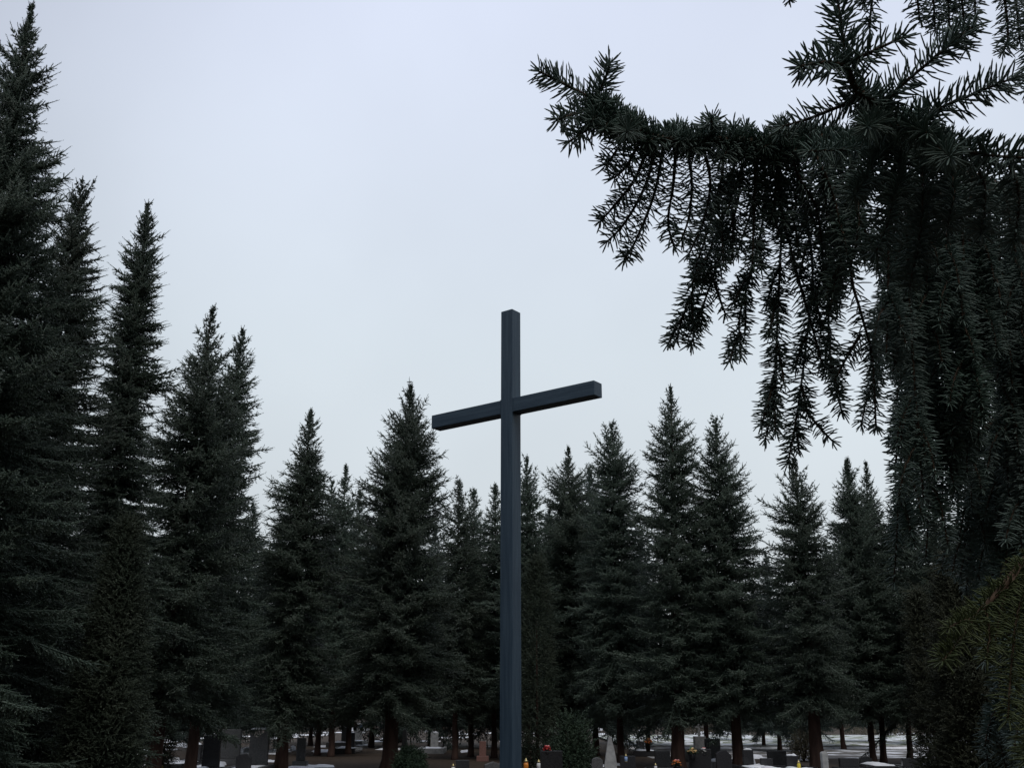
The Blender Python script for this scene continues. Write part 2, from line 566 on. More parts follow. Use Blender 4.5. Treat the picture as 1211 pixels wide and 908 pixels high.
spruce(38, 5, 14.5, [(40, 10), (60, 19), (110, 26), (150, 32), (190, 48), (240, 66), (300, 84), (450, 128), (700, 155), (900, 160)],
       'tallest spruce, at the far left edge, its tip near the top', 11, base_z=0.7, extra_px=[(208, 1, 68), (212, 1, 64), (203, 1, 60), (75, 1, 20), (100, 1, 34)], rag=0.28, trunk_r=0.24)
spruce(97, 216, 17, [(222, 11), (232, 17), (255, 21), (290, 24), (330, 30), (400, 44), (500, 64), (650, 84), (900, 95)],
       'blunt-topped spruce pressed between the tallest one and the slender columnar one', 12, base_z=0.8, rag=0.28)
spruce(176, 237, 19, [(250, 5), (268, 11), (300, 15), (330, 19), (380, 23), (430, 27), (520, 33), (600, 46), (700, 68), (900, 75)],
       'slender columnar spruce with one long bough reaching out to its right', 13, base_z=0.9, extra_px=[(450, 1, 60), (444, 1, 52), (292, 1, 24), (456, 1, 50), (462, 1, 44), (447, 1, 58), (452, 1, 56), (340, -1, 30)], rag=0.3)
spruce(252, 362, 22, [(375, 5), (400, 16), (425, 19), (450, 28), (480, 40), (514, 52), (580, 60), (700, 72), (900, 80)],
       'broad pointed spruce standing just right of the slender columnar one', 14, trunk_px=180, rag=0.3, trunk_r=0.2)
spruce(287, 388, 25, [(400, 7), (415, 13), (440, 15), (470, 20), (500, 27), (540, 33), (600, 38), (700, 52), (900, 62)],
       'narrower spruce half hidden behind the right side of the broad pointed one', 15, trunk_px=224, trunk_r=0.17)
spruce(368, 484, 28, [(495, 6), (515, 12), (540, 15), (555, 19), (571, 26), (598, 33), (650, 44), (900, 58)],
       'spruce with a thin stepped tip, first one past the gap in the tall left group', 16, trunk_px=332, trunk_r=0.2)
spruce(409, 549, 36, [(570, 7), (600, 14), (650, 24), (900, 44)], 'small thin-tipped spruce peeping out right of the stepped-tip spruce', 17, far=True)
spruce(393, 568, 37, [(590, 8), (620, 14), (660, 22), (900, 42)], 'low narrow spruce tip touching the flank of the stepped-tip spruce', 18, far=True)
spruce(426, 578, 38, [(590, 6), (620, 12), (660, 22), (900, 42)], 'lowest thin spruce tip against the left flank of the big dense spruce', 19, far=True)
spruce(486, 455, 28, [(468, 7), (480, 15), (500, 19), (515, 25), (545, 36), (560, 42), (598, 46), (640, 52), (700, 58), (900, 66)],
       'big dense spruce with a wide rounded cone, just left of the arm of the cross', 20, trunk_px=460, trunk_r=0.25)
spruce(543, 571, 34, [(580, 9), (600, 15), (630, 21), (900, 44)], 'short spruce in the dip between the big dense one and the cross', 21, far=True)
spruce(560, 579, 36, [(590, 8), (610, 14), (650, 22), (900, 42)], 'short rough-topped spruce close beside the post of the cross on its left', 22, far=True)
spruce(586, 572, 35, [(590, 8), (620, 15), (660, 24), (900, 44)], 'spruce whose top is covered by the post of the cross', 23, far=True)
spruce(623, 541, 33, [(553, 8), (571, 15), (598, 20), (650, 30), (900, 46)], 'spruce showing half its cone from behind the right side of the cross post', 24)
spruce(672, 529, 34, [(540, 8), (552, 6), (562, 12), (572, 24), (600, 29), (700, 40), (900, 50)],
       'spruce with a small plume of a tip above broad ragged shoulders', 25, rag=0.36, leader=0.2)
spruce(723, 500, 31, [(510, 9), (520, 13), (539, 21), (560, 25), (579, 28), (640, 34), (720, 46), (900, 56)],
       'dense round-shouldered spruce below the right arm of the cross', 26, trunk_px=735)
spruce(793, 455, 29, [(470, 6), (484, 12), (500, 14), (527, 24), (545, 29), (559, 33), (600, 36), (700, 48), (900, 60)],
       'tall long-tipped spruce, highest between the cross and the near boughs', 27, trunk_px=802, rag=0.34, leader=0.5, trunk_r=0.23)
spruce(845, 494, 29, [(503, 9), (519, 15), (547, 21), (570, 27), (598, 35), (638, 43), (700, 50), (900, 60)],
       'even conical spruce standing right of the long thin-tipped one', 28, trunk_px=874, leader=0.45, trunk_r=0.19)
spruce(940, 549, 28, [(567, 13), (588, 21), (605, 26), (622, 31), (660, 36), (720, 46), (900, 56)],
       'spruce whose tip meets the end of a hanging bough of the near tree', 29, trunk_px=967, trunk_r=0.23)
spruce(1001, 541, 31, [(552, 5), (563, 9), (584, 15), (605, 19), (622, 22), (660, 30), (900, 50)],
       'left spruce of the close pair with twin tips', 30, trunk_px=1034)
spruce(1024, 547, 32, [(556, 4), (575, 9), (600, 14), (630, 21), (660, 30), (900, 50)],
       'right spruce of the close pair with twin tips', 31, trunk_px=1046)
spruce(1062, 572, 32, [(585, 8), (610, 17), (640, 25), (700, 36), (900, 50)], 'spruce seen behind the tips of the hanging boughs, next to the twin pair', 32, trunk_px=1066)
spruce(1104, 590, 30, [(600, 8), (625, 17), (650, 26), (700, 38), (900, 50)], 'spruce screened by the near boughs, above the twin-topped thuja', 33, trunk_px=1090)
spruce(1160, 570, 27, [(590, 12), (625, 24), (700, 42), (900, 62)], 'spruce behind the near boughs, right of the twin-topped thuja', 34)
spruce(1225, 500, 24, [(520, 12), (600, 34), (700, 52), (900, 70)], 'spruce by the right edge, almost covered by the near tree', 35)

# second row, seen only as tips in the dips of the first
proto = None
back = [(333, 618, 40), (450, 606, 44), (515, 622, 42), (605, 600, 43), (650, 600, 41), (697, 556, 37), (757, 628, 43), (822, 620, 40), (905, 655, 40), (890, 690, 43),
        (975, 640, 42), (1085, 640, 44), (1140, 660, 46), (130, 560, 30), (215, 600, 32), (40, 540, 31), (300, 600, 38), (380, 650, 46), (560, 650, 46), (730, 660, 48),
        (860, 690, 50), (940, 700, 47), (1010, 690, 48), (480, 660, 50), (265, 640, 42), (1190, 640, 40), (1240, 620, 38), (-40, 500, 30), (-90, 470, 26)]
protos = []
for k in range(3):
    H = 9.0
    V, T = spruce_crown(H, 1.3, interp_prof([0, 1, 3, 6, 9], [0.05, 0.42, 0.95, 1.45, 1.75]), 60 + k, spacing=0.12, nn=10, nlen=0.055, nwid=0.024, whorl=0.19, per=10, rag=0.34)
    root = empty('spruce_tree', (0, 0, 0))
    tag(root, 'spruce of the rear row, seen in the dips between the front spruces', 'spruce', 'rear row of spruces')
    link('crown', tri_mesh('spruce_crown', V, T, M['fir_far']), root)
    link('trunk', trunk_mesh(H, 0.09, 70 + k).mesh('spruce_trunk', M['bark'], True), root)
    protos.append(root)
back_labels = {(333, 618): 'rear spruce low in the notch left of the stepped-tip spruce', (450, 606): 'rear spruce in the notch left of the big dense spruce',
               (515, 622): 'rear spruce in the dip just right of the big dense spruce', (650, 600): 'rear spruce between the cross and the plume-tipped spruce',
               (697, 556): 'rear spruce in the gap between the plume-tipped and the round-shouldered spruce', (757, 628): 'rear spruce in the gap left of the tall long-tipped spruce',
               (822, 620): 'rear spruce in the gap between the tall long-tipped and the even conical spruce', (905, 655): 'rear spruce at the bottom of the wide dip right of the even conical spruce',
               (975, 640): 'rear spruce in the gap left of the twin-tipped pair', (215, 600): 'rear spruce in the gap between the columnar and the broad pointed spruce',
               (300, 600): 'rear spruce beside the lower right flank of the broad pointed pair', (130, 560): 'rear spruce behind the gap left of the columnar spruce'}
for i, (px, py, d) in enumerate(back):
    o = protos[i] if i < 3 else copy_tree(protos[i % 3])
    if (px, py) in back_labels: o['label'] = back_labels[(px, py)]
    else: o['label'] = 'spruce of the rear row, hidden behind the front spruces'
    tip = at(px, py, d)
    s = tip.z / 9.0
    o.location = (tip.x, d, 0)
    o.rotation_euler = (0, 0, i * 2.4)
    o.scale = (s * 1.05, s * 1.05, s)

# the same kind of trees, added unseen behind the camera to shade the clearing
for i, (x, y, s) in enumerate([(-9, -5, 1.6), (-5.5, -7.5, 1.7), (-2, -8.5, 1.7), (1.8, -9, 1.75), (5.5, -8, 1.7), (9.5, -6, 1.7), (13, -3, 1.6), (-12, 0, 1.5), (-13, 6, 1.4), (14, 3, 1.45), (13.5, 9, 1.4)]):
    o = copy_tree(protos[i % 3])
    tag(o, 'unseen spruce added behind the viewer to shade the cross and clearing', 'spruce', 'shading spruces added behind the viewer')
    o.location = (x, y, 0)
    o.rotation_euler = (0, 0, i * 1.7)
    o.scale = (s * 1.3, s * 1.3, s)

# far-off wood beyond the cemetery: one mass
g = np.random.default_rng(5)
tr = Tris()
for x in np.arange(-75, 90, 2.6):
    h = g.uniform(4.5, 7.5); y = g.uniform(84, 96)
    V, T = spruce_crown(h, 0.1, interp_prof([0, 2, 8], [0.15, 1.3, 2.3]), int(x * 10 + 4000), spacing=0.34, nn=6, nlen=0.16, nwid=0.07, whorl=0.6, per=6, rag=0.3)
    tr.add(V + np.array([x + g.uniform(-.6, .6), y, 0]), T)
tag(link('far_wood', tr.mesh('far_wood', M['fir_far'])), 'dark far-off wood closing the view beyond the cemetery', 'wood', kind='stuff')


# ------------------------------------------------------------ thujas, hedges, bushes
def clump(shape, n, seed, ln=(0.05, 0.12), nn=8, nlen=0.03, nwid=0.015, upb=0.2, jit=0.12, fan=True):
    """shape(u, a) -> point and outward normal on a closed body; short sprays all over and through it"""
    g = np.random.default_rng(seed)
    B, D = [], []
    for i in range(n):
        p, nrm = shape(g.uniform(), g.uniform(0, 6.283), g)
        B.append(p); D.append(nrm * 0.8 + np.array([0, 0, upb]) + g.normal(0, 0.55, 3))
    B = np.array(B) + g.normal(0, jit * 0.3, (n, 3)); D = np.array(D)
    return spray_tris(B, D, g.uniform(ln[0], ln[1], n), 0.005, nn, nlen, nwid, g, fan=fan)


def column_shape(h, r, z0=0.05, topp=0.55, seed=0):
    def f(u, a, g):
        z = z0 + (h - z0) * u
        q = (z / h)
        rr = r * min(1.0, (1 - q) ** topp * 1.6) * (0.55 + 0.45 * min(1, q * 6))
        rr *= 1 + 0.16 * math.sin(3 * a + z * 2.3 + seed) + 0.14 * math.sin(5 * a - z * 5 + seed) + 0.08 * math.sin(z * 9 + 2 * a)
        rr *= 1 - 0.45 * g.uniform() ** 2
        return np.array([rr * math.cos(a), rr * math.sin(a), z]), np.array([math.cos(a), math.sin(a), 0.0])
    return f


def thuja(px, py, d, w_px, n, seed, label, second=None, mat='thuja', topp=0.55):
    top = at(px, py, d)
    h = top.z
    r = w_px * 0.5 * px_size(py, d)
    tr = Tris()
    V, T = clump(column_shape(h, r, seed=seed, topp=topp), n, seed, ln=(0.07, 0.30), nn=12, nlen=0.035, nwid=0.018)
    tr.add(V, T)
    stems = [(0, 0, h)]
    if second:
        dx, hh = second
        V, T = clump(column_shape(h * hh, r * 0.8, seed=seed + 3), int(n * 0.7), seed + 1, ln=(0.08, 0.2), nn=10, nlen=0.04, nwid=0.022)
        tr.add(V + np.array([dx, 0.1, 0]), T)
        stems.append((dx, 0.1, h * hh))
    root = empty('thuja', (top.x, d, 0))
    tag(root, label, 'thuja')
    link('foliage', tr.mesh('thuja_foliage', M[mat]), root)
    ts = Tris()
    for sx, sy, hh in stems:
        tube(ts, [(sx * 0.1, sy, -0.05), (sx * 0.7, sy, hh * .3), (sx, sy, hh * 0.7)], [0.05, 0.03, 0.006], 8)
    link('trunk', ts.mesh('thuja_stem', M['bark'], True), root)
    return root


thuja(1128, 655, 17, 66, 15000, 3, 'large brownish thuja with a twin top below the near boughs', second=(0.62, 0.985))
thuja(634, 660, 27, 36, 5000, 5, 'narrow olive thuja hugging the right side of the cross post', mat='thuja_dark')
thuja(152, 618, 16, 66, 17000, 7, 'brown-tinged thuja low in front of the tall spruces on the left', topp=1.0, mat='thuja_dark')
thuja(198, 852, 26, 14, 700, 9, 'knee-high young conifer between the two reddish trunks on the left')
thuja(1085, 700, 19, 30, 4000, 10, 'slim brownish thuja against the left flank of the twin-topped one')


def bush(px, py, d, w_px, n, seed, label, mat='bush', cat='bush'):
    top = at(px, py, d)
    h = max(0.3, top.z)
    r = w_px * 0.5 * px_size(py, d)

    def f(u, a, g):
        th = math.acos(1 - u * 1.0)
        q = 1 - 0.5 * g.uniform() ** 1.5
        q *= 1 + 0.2 * math.sin(3 * a + seed) * math.sin(2 * th)
        nrm = np.array([math.sin(th) * math.cos(a), math.sin(th) * math.sin(a), math.cos(th)])
        return np.array([nrm[0] * r * q, nrm[1] * r * q, 0.05 + nrm[2] * h * q * 0.93]), nrm
    V, T = clump(f, n, seed, ln=(0.08, 0.2), nlen=0.05, nwid=0.025, upb=0.4, fan=False)
    root = empty('bush', (top.x, d, 0))
    tag(root, label, cat)
    link('foliage', tri_mesh('bush_foliage', V, T, M[mat]), root)
    ts = Tris()
    g = np.random.default_rng(seed)
    for k in range(6):
        a = k * 1.05
        tube(ts, [(0, 0, -0.03), (math.cos(a) * r * .3, math.sin(a) * r * .3, h * .35), (math.cos(a) * r * .6, math.sin(a) * r * .6, h * .75)], [0.02, 0.013, 0.004], 5)
    link('branches', ts.mesh('bush_branches', M['bark']), root)
    return root


bush(485, 888, 27, 34, 1500, 21, 'small bright green bush at the foot of the spruce left of the cross')
bush(676, 846, 24, 50, 2600, 22, 'grey-green bush just right of the thuja by the cross, behind a dark headstone')
bush(934, 832, 61, 74, 2500, 23, 'olive-brown bush across the road, right of the reddish trunk', 'bare_bush')
bush(1060, 838, 60, 120, 3000, 24, 'wide olive-brown bush across the road behind the thin trunks', 'bare_bush')
bush(820, 842, 62, 60, 1800, 25, 'olive-brown bush across the road behind the pale memorial', 'bare_bush')
bush(948, 862, 33, 26, 600, 26, 'sparse low bush at the edge of the road, beside the reddish trunk', 'bare_bush')

def hedge(px0, px1, top_px, d, label, seed, mat='fir_far'):
    x0, x1 = at(px0, 800, d).x, at(px1, 800, d).x
    h = at(600, top_px, d).z
    g = np.random.default_rng(seed)
    n = int((x1 - x0) * h * 190)
    B = np.stack([g.uniform(x0, x1, n), d + g.uniform(-.45, .45, n) ** 1, g.uniform(0.05, 1, n) ** 0.8 * h], 1)
    B[:, 2] *= 1 + 0.07 * np.sin(B[:, 0] * 2.1 + seed) + 0.05 * np.sin(B[:, 0] * 5.3)
    D = np.stack([g.normal(0, .5, n), -np.abs(g.normal(0, .6, n)), g.normal(.6, .4, n)], 1)
    V, T = spray_tris(B, D, g.uniform(.12, .26, n), 0.01, 8, 0.07, 0.045, g)
    c = (x0 + x1) / 2
    root = empty('hedge', (c, d, 0))
    tag(root, label, 'hedge', 'clipped hedges between the grave plots')
    link('foliage', tri_mesh('hedge_foliage', V - np.array([c, d, 0]), T, M[mat]), root)
    ts = Tris()
    for x in np.arange(x0 + .2, x1, 0.6):
        tube(ts, [(x - c, 0, -.02), (x - c + g.uniform(-.1, .1), g.uniform(-.1, .1), h * .7)], [0.025, 0.008], 5)
    link('stems', ts.mesh('hedge_stems', M['bark']), root)


hedge(-60, 186, 832, 40, 'dark hedge behind the spruces on the left, up to the first reddish trunk', 201)
hedge(206, 270, 836, 47, 'dark hedge seen between the second reddish trunk and the pale headstones', 202)
hedge(268, 398, 834, 50, 'dark hedge behind the leaning trunk, ending at the bright gap over the path', 203)
hedge(434, 500, 836, 46, 'dark hedge right of the bright gap over the path', 204)
hedge(520, 690, 836, 44, 'dark hedge running behind the cross', 205)
hedge(716, 742, 838, 42, 'short dark hedge behind the dark double trunk', 206)
hedge(770, 806, 836, 46, 'short dark hedge behind the reddish trunk with orange flowers', 207)

# ------------------------------------------------------------ the cross
D0 = 13.5
CA = R(37.0)
cross = empty('cross', (0.0018 + (-0.1) * math.cos(CA) + 0.1 * math.sin(CA), D0 + 0.1 * math.sin(CA) + 0.1 * math.cos(CA), 0), -CA)
tag(cross, 'tall plain dark blue-grey steel cross standing in the clearing', 'cross')
HT, HB0, HB1 = 5.41 + EYE, 3.881 + EYE, 4.08 + EYE


def cross_part(name, boxes, bevel=0.008, mat='cross'):
    bm = bmesh.new()
    for bb in boxes: box_bm(bm, *bb)
    return link(name, bm_mesh(name, bm, M[mat], bevel, 2), cross)


cross_part('post', [(-0.1, 0.1, -0.1, 0.1, 0.12, HT)])
cross_part('arm', [(-1.487 + 0.1, -0.1095, -0.0985, 0.0985, HB0, HB1)], mat='cross_arm')
cross_part('arm', [(0.1095, 1.343 + 0.1, -0.0985, 0.0985, HB0, HB1)], mat='cross_arm')
bm = bmesh.new()
for s in (-1, 1):
    box_bm(bm, s * 0.1045 - 0.0045, s * 0.1045 + 0.0045, -0.1035, 0.1035, HB0 - 0.005, HB1 + 0.005)
link('weld_seam', bm_mesh('weld_seam', bm, M['cross']), cross)
bm = bmesh.new()
box_bm(bm, -0.22, 0.22, -0.22, 0.22, 0.10, 0.13)
link('base_plate', bm_mesh('base_plate', bm, M['cross'], 0.004), cross)
bm = bmesh.new()
box_bm(bm, -0.55, 0.55, -0.55, 0.55, -0.05, 0.10)
link('footing', bm_mesh('footing', bm, M['concrete'], 0.02), cross)


# ------------------------------------------------------------ graves
def outline_prism(pts, y0, y1):
    bm = bmesh.new()
    a = [bm.verts.new((x, y0, z)) for x, z in pts]
    b_ = [bm.verts.new((x, y1, z)) for x, z in pts]
    bm.faces.new(a); bm.faces.new(list(reversed(b_)))
    n = len(pts)
    for i in range(n):
        bm.faces.new((a[i], b_[i], b_[(i + 1) % n], a[(i + 1) % n]))
    return bm


def stone_outline(kind, w, h):
    w2 = w / 2
    if kind == 'rect':
        return [(-w2, 0), (w2, 0), (w2, h), (-w2, h)]
    if kind == 'round':
        return [(-w2, 0), (w2, 0)] + [(w2 * math.cos(R(a)), h - w2 * .7 + w2 * .7 * math.sin(R(a))) for a in range(0, 181, 15)]
    if kind == 'slant':
        return [(-w2, 0), (w2, 0), (w2, h * 0.72), (w2 * 0.3, h), (-w2 * .55, h * .94), (-w2, h * .8)]
    if kind == 'gable':
        return [(-w2, 0), (w2, 0), (w2, h * .78), (0, h), (-w2, h * .78)]
    if kind == 'wave':
        return [(-w2, 0), (w2, 0)] + [(w2 - w * i / 12, h * (0.88 + 0.12 * math.cos(i / 12 * math.pi * 1.5))) for i in range(13)]
    if kind == 'obelisk':
        return [(-w2, 0), (w2, 0), (w2 * 0.45, h * .93), (0, h), (-w2 * 0.45, h * .93)]
    if kind == 'tear':
        return [(-w2, 0), (w2, 0), (w2 * .95, h * .35), (w2 * .6, h * .7), (w2 * .2, h * .95), (-w2 * .05, h), (-w2 * .3, h * .9), (-w2 * .6, h * .62), (-w2 * .95, h * .3)]


def snow_lump(x0, x1, y0, y1, z, th, seed, nx=9, ny=6):
    """a soft irregular pad of snow lying on a flat top"""
    g = np.random.default_rng(seed)
    bm = bmesh.new()
    ph = g.uniform(0, 6.28, 3)
    rows = []
    for j in range(ny + 1):
        row = []
        for i in range(nx + 1):
            u, v = i / nx, j / ny
            e_ = min(1.0, 4.5 * min(u, 1 - u, v, 1 - v)) ** 0.6 if min(u, 1 - u, v, 1 - v) > 0 else 0.0
            wob = 0.06 * math.sin(u * 9 + ph[0]) * (1 if v in (0, 1) else 0)
            row.append(bm.verts.new((x0 + (x1 - x0) * (u + 0.05 * math.sin(v * 8 + ph[1]) * (1 if i in (0, nx) else 0)), y0 + (y1 - y0) * (v + wob), z + th * e_ * (0.75 + 0.35 * math.sin(u * 5 + ph[2]) * math.cos(v * 4) + g.uniform(-.1, .1)))))
        rows.append(row)
    for j in range(ny):
        for i in range(nx):
            bm.faces.new((rows[j][i], rows[j][i + 1], rows[j + 1][i + 1], rows[j + 1][i]))
    # closed underside
    edge = rows[0] + [r[-1] for r in rows[1:]] + list(reversed(rows[-1][:-1])) + [r[0] for r in reversed(rows[1:-1])]
    bm.faces.new(edge)
    return bm


def grave(px, py, w_px, d, kind, mat, label, snow=0.0, slab=True, rz=0.0, seed=1, stone_snow=False):
    top = at(px, py, d)
    h = max(0.3, top.z)
    w = w_px * px_size(py, d)
    root = empty('grave', (top.x, d, 0), rz)
    tag(root, label, 'grave', 'graves between the trunks')
    bm = outline_prism(stone_outline(kind, w, h - 0.16), -0.07, 0.07)
    for v in bm.verts: v.co.z += 0.16
    link('headstone', bm_mesh('headstone', bm, M[mat], min(0.012, w * 0.05), 2), root)
    box('plinth', -w / 2 - 0.08, w / 2 + 0.08, -0.14, 0.14, 0, 0.158, M[mat], root, 0.01)
    if slab:
        sw = max(w, 0.75)
        bm = bmesh.new()
        for bb in ((-sw / 2 - .1, -sw / 2, -2.0, -0.142, 0, .18), (sw / 2, sw / 2 + .1, -2.0, -0.142, 0, .18), (-sw / 2, sw / 2, -2.0, -1.9, 0, .18)):
            box_bm(bm, *bb)
        link('grave_kerb', bm_mesh('grave_kerb', bm, M[mat], 0.008), root)
        box('cover_slab', -sw / 2 + .01, sw / 2 - .01, -1.89, -0.16, 0.02, 0.15, M[mat], root, 0.01)
        if snow:
            bm = snow_lump(-sw / 2 + 0.04, -sw / 2 + 0.04 + (sw - 0.08) * snow, -1.8, -0.3, 0.148, 0.07, seed)
            link('snow_cover', bm_mesh('snow_cover', bm, M['snow'], smooth=True), root)
    if stone_snow:
        bm = snow_lump(-w / 2 + .02, w / 2 - .02, -0.065, 0.065, h - 0.002, 0.05, seed + 9)
        link('snow_cap', bm_mesh('snow_cap', bm, M['snow'], smooth=True), root)
    return root


G = [  # px, py top, width px, distance, kind, material, label, snow, slab, rz, stone snow
    (88, 884, 22, 24, 'rect', 'granite_grey', 'plain grey headstone beneath the tallest spruces, left of the snowy wedge', 0, True, 0.1, False),
    (156, 889, 20, 23, 'gable', 'granite_grey', 'grey headstone with a sloping top beside the first reddish trunk', 0, False, 0.3, False),
    (232, 880, 15, 30, 'rect', 'granite_dark', 'low dark headstone with a snowed-over slab right of the second reddish trunk', 1.0, True, -0.1, True),
    (252, 869, 20, 27, 'rect', 'granite_dark', 'tall black headstone in front of a paler stone left of the broken snow', 0.6, True, 0.05, False),
    (275, 862, 22, 31, 'rect', 'granite_grey', 'wide mid-grey headstone behind the tall black one', 0, False, 0, False),
    (289, 890, 18, 25, 'slant', 'granite_dark', 'low slanted black stone amid patches of snow', 0.8, True, 0.2, False),
    (308, 862, 22, 28, 'wave', 'granite_grey', 'large pale grey headstone with a rounded top left of the leaning trunk', 1.0, True, 0, True),
    (357, 872, 10, 30, 'rect', 'granite_grey', 'narrow grey headstone between two thin dark trunks left of the path', 0, False, 0, False),
    (409, 860, 9, 46, 'rect', 'granite_grey', 'small far headstone in the bright gap over the path, left of the orange flowers', 1.0, True, 0, True),
    (424, 856, 10, 48, 'rect', 'marble', 'small pale headstone in the bright gap over the path, behind the orange flowers', 1.0, True, 0, True),
    (415, 866, 10, 40, 'rect', 'granite_dark', 'small dark headstone in the bright gap over the path, nearest to the snow bank', 1.0, True, 0, True),
    (479, 861, 9, 30, 'obelisk', 'granite_grey', 'thin grey pointed obelisk above the small bright green bush', 0, False, 0, False),
    (514, 866, 9, 40, 'rect', 'marble', 'small snow-topped stone in the gap left of the cross', 1.0, True, 0, True),
    (571, 876, 8, 33, 'rect', 'granite_red', 'small reddish stone tablet seen just left of the cross post', 0, False, 0, False),
    (547, 898, 16, 25, 'rect', 'granite_dark', 'low dark stone left of the slab with the snowy edge', 0.3, True, 0.1, False),
    (583, 900, 20, 24, 'gable', 'granite_grey', 'light grey slab with a snowy edge at the foot of the cross', 0, False, 0.15, False),
    (652, 887, 26, 22, 'rect', 'granite_dark', 'broad black headstone just right of the lantern by the cross', 0, False, 0, False),
    (706, 895, 13, 23, 'round', 'granite_grey', 'low round-topped grey stone left of the pale tapering memorial', 0, False, 0, False),
    (721, 869, 15, 23, 'tear', 'marble', 'pale tapering memorial stone right of the grey-green bush', 0, False, 0, False),
    (742, 893, 18, 26, 'rect', 'granite_dark', 'black headstone between the pale tapering memorial and the dark double trunk', 0, True, 0, False),
    (757, 876, 9, 38, 'rect', 'granite_dark', 'small far dark headstone behind the tan flowers', 1.0, True, 0, True),
    (783, 887, 18, 27, 'rect', 'granite_dark', 'black headstone left of the reddish trunk and its orange flowers', 0, True, 0, False),
    (827, 885, 26, 25, 'rect', 'granite_dark', 'wide black headstone under the green and yellow bouquet', 0, True, 0, False),
    (855, 886, 18, 26, 'slant', 'granite_dark', 'black slanted headstone between the bouquet and the reddish trunk', 0, True, 0, False),
    (842, 873, 18, 31, 'rect', 'granite_grey', 'grey headstone with a slab in front of the road, left of the reddish trunk', 0.8, True, 0, False),
    (884, 886, 12, 28, 'rect', 'granite_dark', 'black headstone close on the right of the reddish trunk', 0.9, True, 0, True),
    (918, 887, 22, 28, 'rect', 'granite_dark', 'black headstone by the roadside with a low block next to it', 0.0, True, 0, False),
    (936, 893, 14, 27, 'rect', 'granite_dark', 'low black block stone with a yellow lantern at its right', 0.9, True, 0, True),
    (906, 896, 14, 27, 'rect', 'granite_dark', 'low black stone at the left of the roadside headstone', 0.9, True, 0, False),
    (974, 888, 7, 26, 'round', 'marble', 'slim white stone leaning beside the third reddish trunk', 0, False, 0.1, False),
    (1003, 896, 22, 27, 'rect', 'granite_dark', 'low black stone by the road left of the group of thin trunks', 0, True, 0, False),
    (1023, 894, 14, 29, 'slant', 'granite_dark', 'black slanted stone by the road left of the thin trunks', 0.9, True, 0, False),
    (1077, 896, 22, 27, 'rect', 'granite_dark', 'low black stone right of the group of thin trunks', 0, True, 0, False),
    (18, 884, 12, 27, 'rect', 'granite_dark', 'dark stone with heaped snow at the far left corner', 1.0, True, 0, True),
    (128, 896, 16, 25, 'rect', 'granite_dark', 'low dark stone behind the pale blue flowers on the left', 0.9, True, 0.2, False),
]
for k, q in enumerate(G):
    grave(q[0], q[1], q[2], q[3], q[4], q[5], q[6], q[7], q[8], q[9], seed=k + 1, stone_snow=q[10])

# pale monument with a little cross, in front of the road
top = at(826, 853, 33)
mo = empty('monument', (top.x, 33, 0))
tag(mo, 'pale stepped monument with a small stone cross, in front of the road', 'monument')
box('pedestal', -0.45, 0.45, -0.4, 0.4, 0, 0.35, M['granite_grey'], mo, 0.02)
box('pillar', -0.17, 0.17, -0.15, 0.15, 0.352, top.z - 0.42, M['marble'], mo, 0.015)
bm = bmesh.new()
zz = top.z - 0.418
box_bm(bm, -0.035, 0.035, -0.03, 0.03, zz, zz + 0.42)
box_bm(bm, -0.14, -0.036, -0.028, 0.028, zz + 0.24, zz + 0.30)
box_bm(bm, 0.036, 0.14, -0.028, 0.028, zz + 0.24, zz + 0.30)
link('stone_cross', bm_mesh('stone_cross', bm, M['marble']), mo)


def lathe(name, prof, mat, parent, seg=14, loc=None):
    tr = Tris()
    tube(tr, [(0, 0, z) for r, z in prof], [r for r, z in prof], seg)
    return link(name, tr.mesh(name, M[mat]), parent, loc)


def lathe_mesh(name, prof, mat, seg=14):
    V, T = [], []
    n = len(prof)
    for r, z in prof:
        for k in range(seg):
            a = 6.28318 * k / seg
            V.append((r * math.cos(a), r * math.sin(a), z))
    for i in range(n - 1):
        for k in range(seg):
            k2 = (k + 1) % seg
            T += [(i * seg + k, i * seg + k2, (i + 1) * seg + k), (i * seg + k2, (i + 1) * seg + k2, (i + 1) * seg + k)]
    V += [(0, 0, prof[0][1]), (0, 0, prof[-1][1])]
    for k in range(seg):
        k2 = (k + 1) % seg
        T += [(n * seg, k2, k), (n * seg + 1, (n - 1) * seg + k, (n - 1) * seg + k2)]
    return tri_mesh(name, np.array(V), np.array(T), M[mat], True)


def lantern(px, py, d, colr, label, h=0.3):
    top = at(px, py, d)
    z0 = max(0.0, top.z - h)
    root = empty('grave_lantern', (top.x, d, z0))
    tag(root, label, 'grave lantern', 'grave lanterns')
    s = h / 0.3 * 0.85
    link('glass', lathe_mesh('lantern_glass', [(0.045 * s, 0.02 * s), (0.06 * s, 0.05 * s), (0.065 * s, 0.13 * s), (0.05 * s, 0.205 * s)], colr), root)
    link('foot', lathe_mesh('lantern_foot', [(0.06 * s, 0), (0.06 * s, 0.012 * s), (0.045 * s, 0.02 * s)], 'metal'), root)
    link('lid', lathe_mesh('lantern_lid', [(0.062 * s, 0.206 * s), (0.055 * s, 0.235 * s), (0.02 * s, 0.27 * s), (0.012 * s, 0.30 * s)], 'metal'), root)
    return root


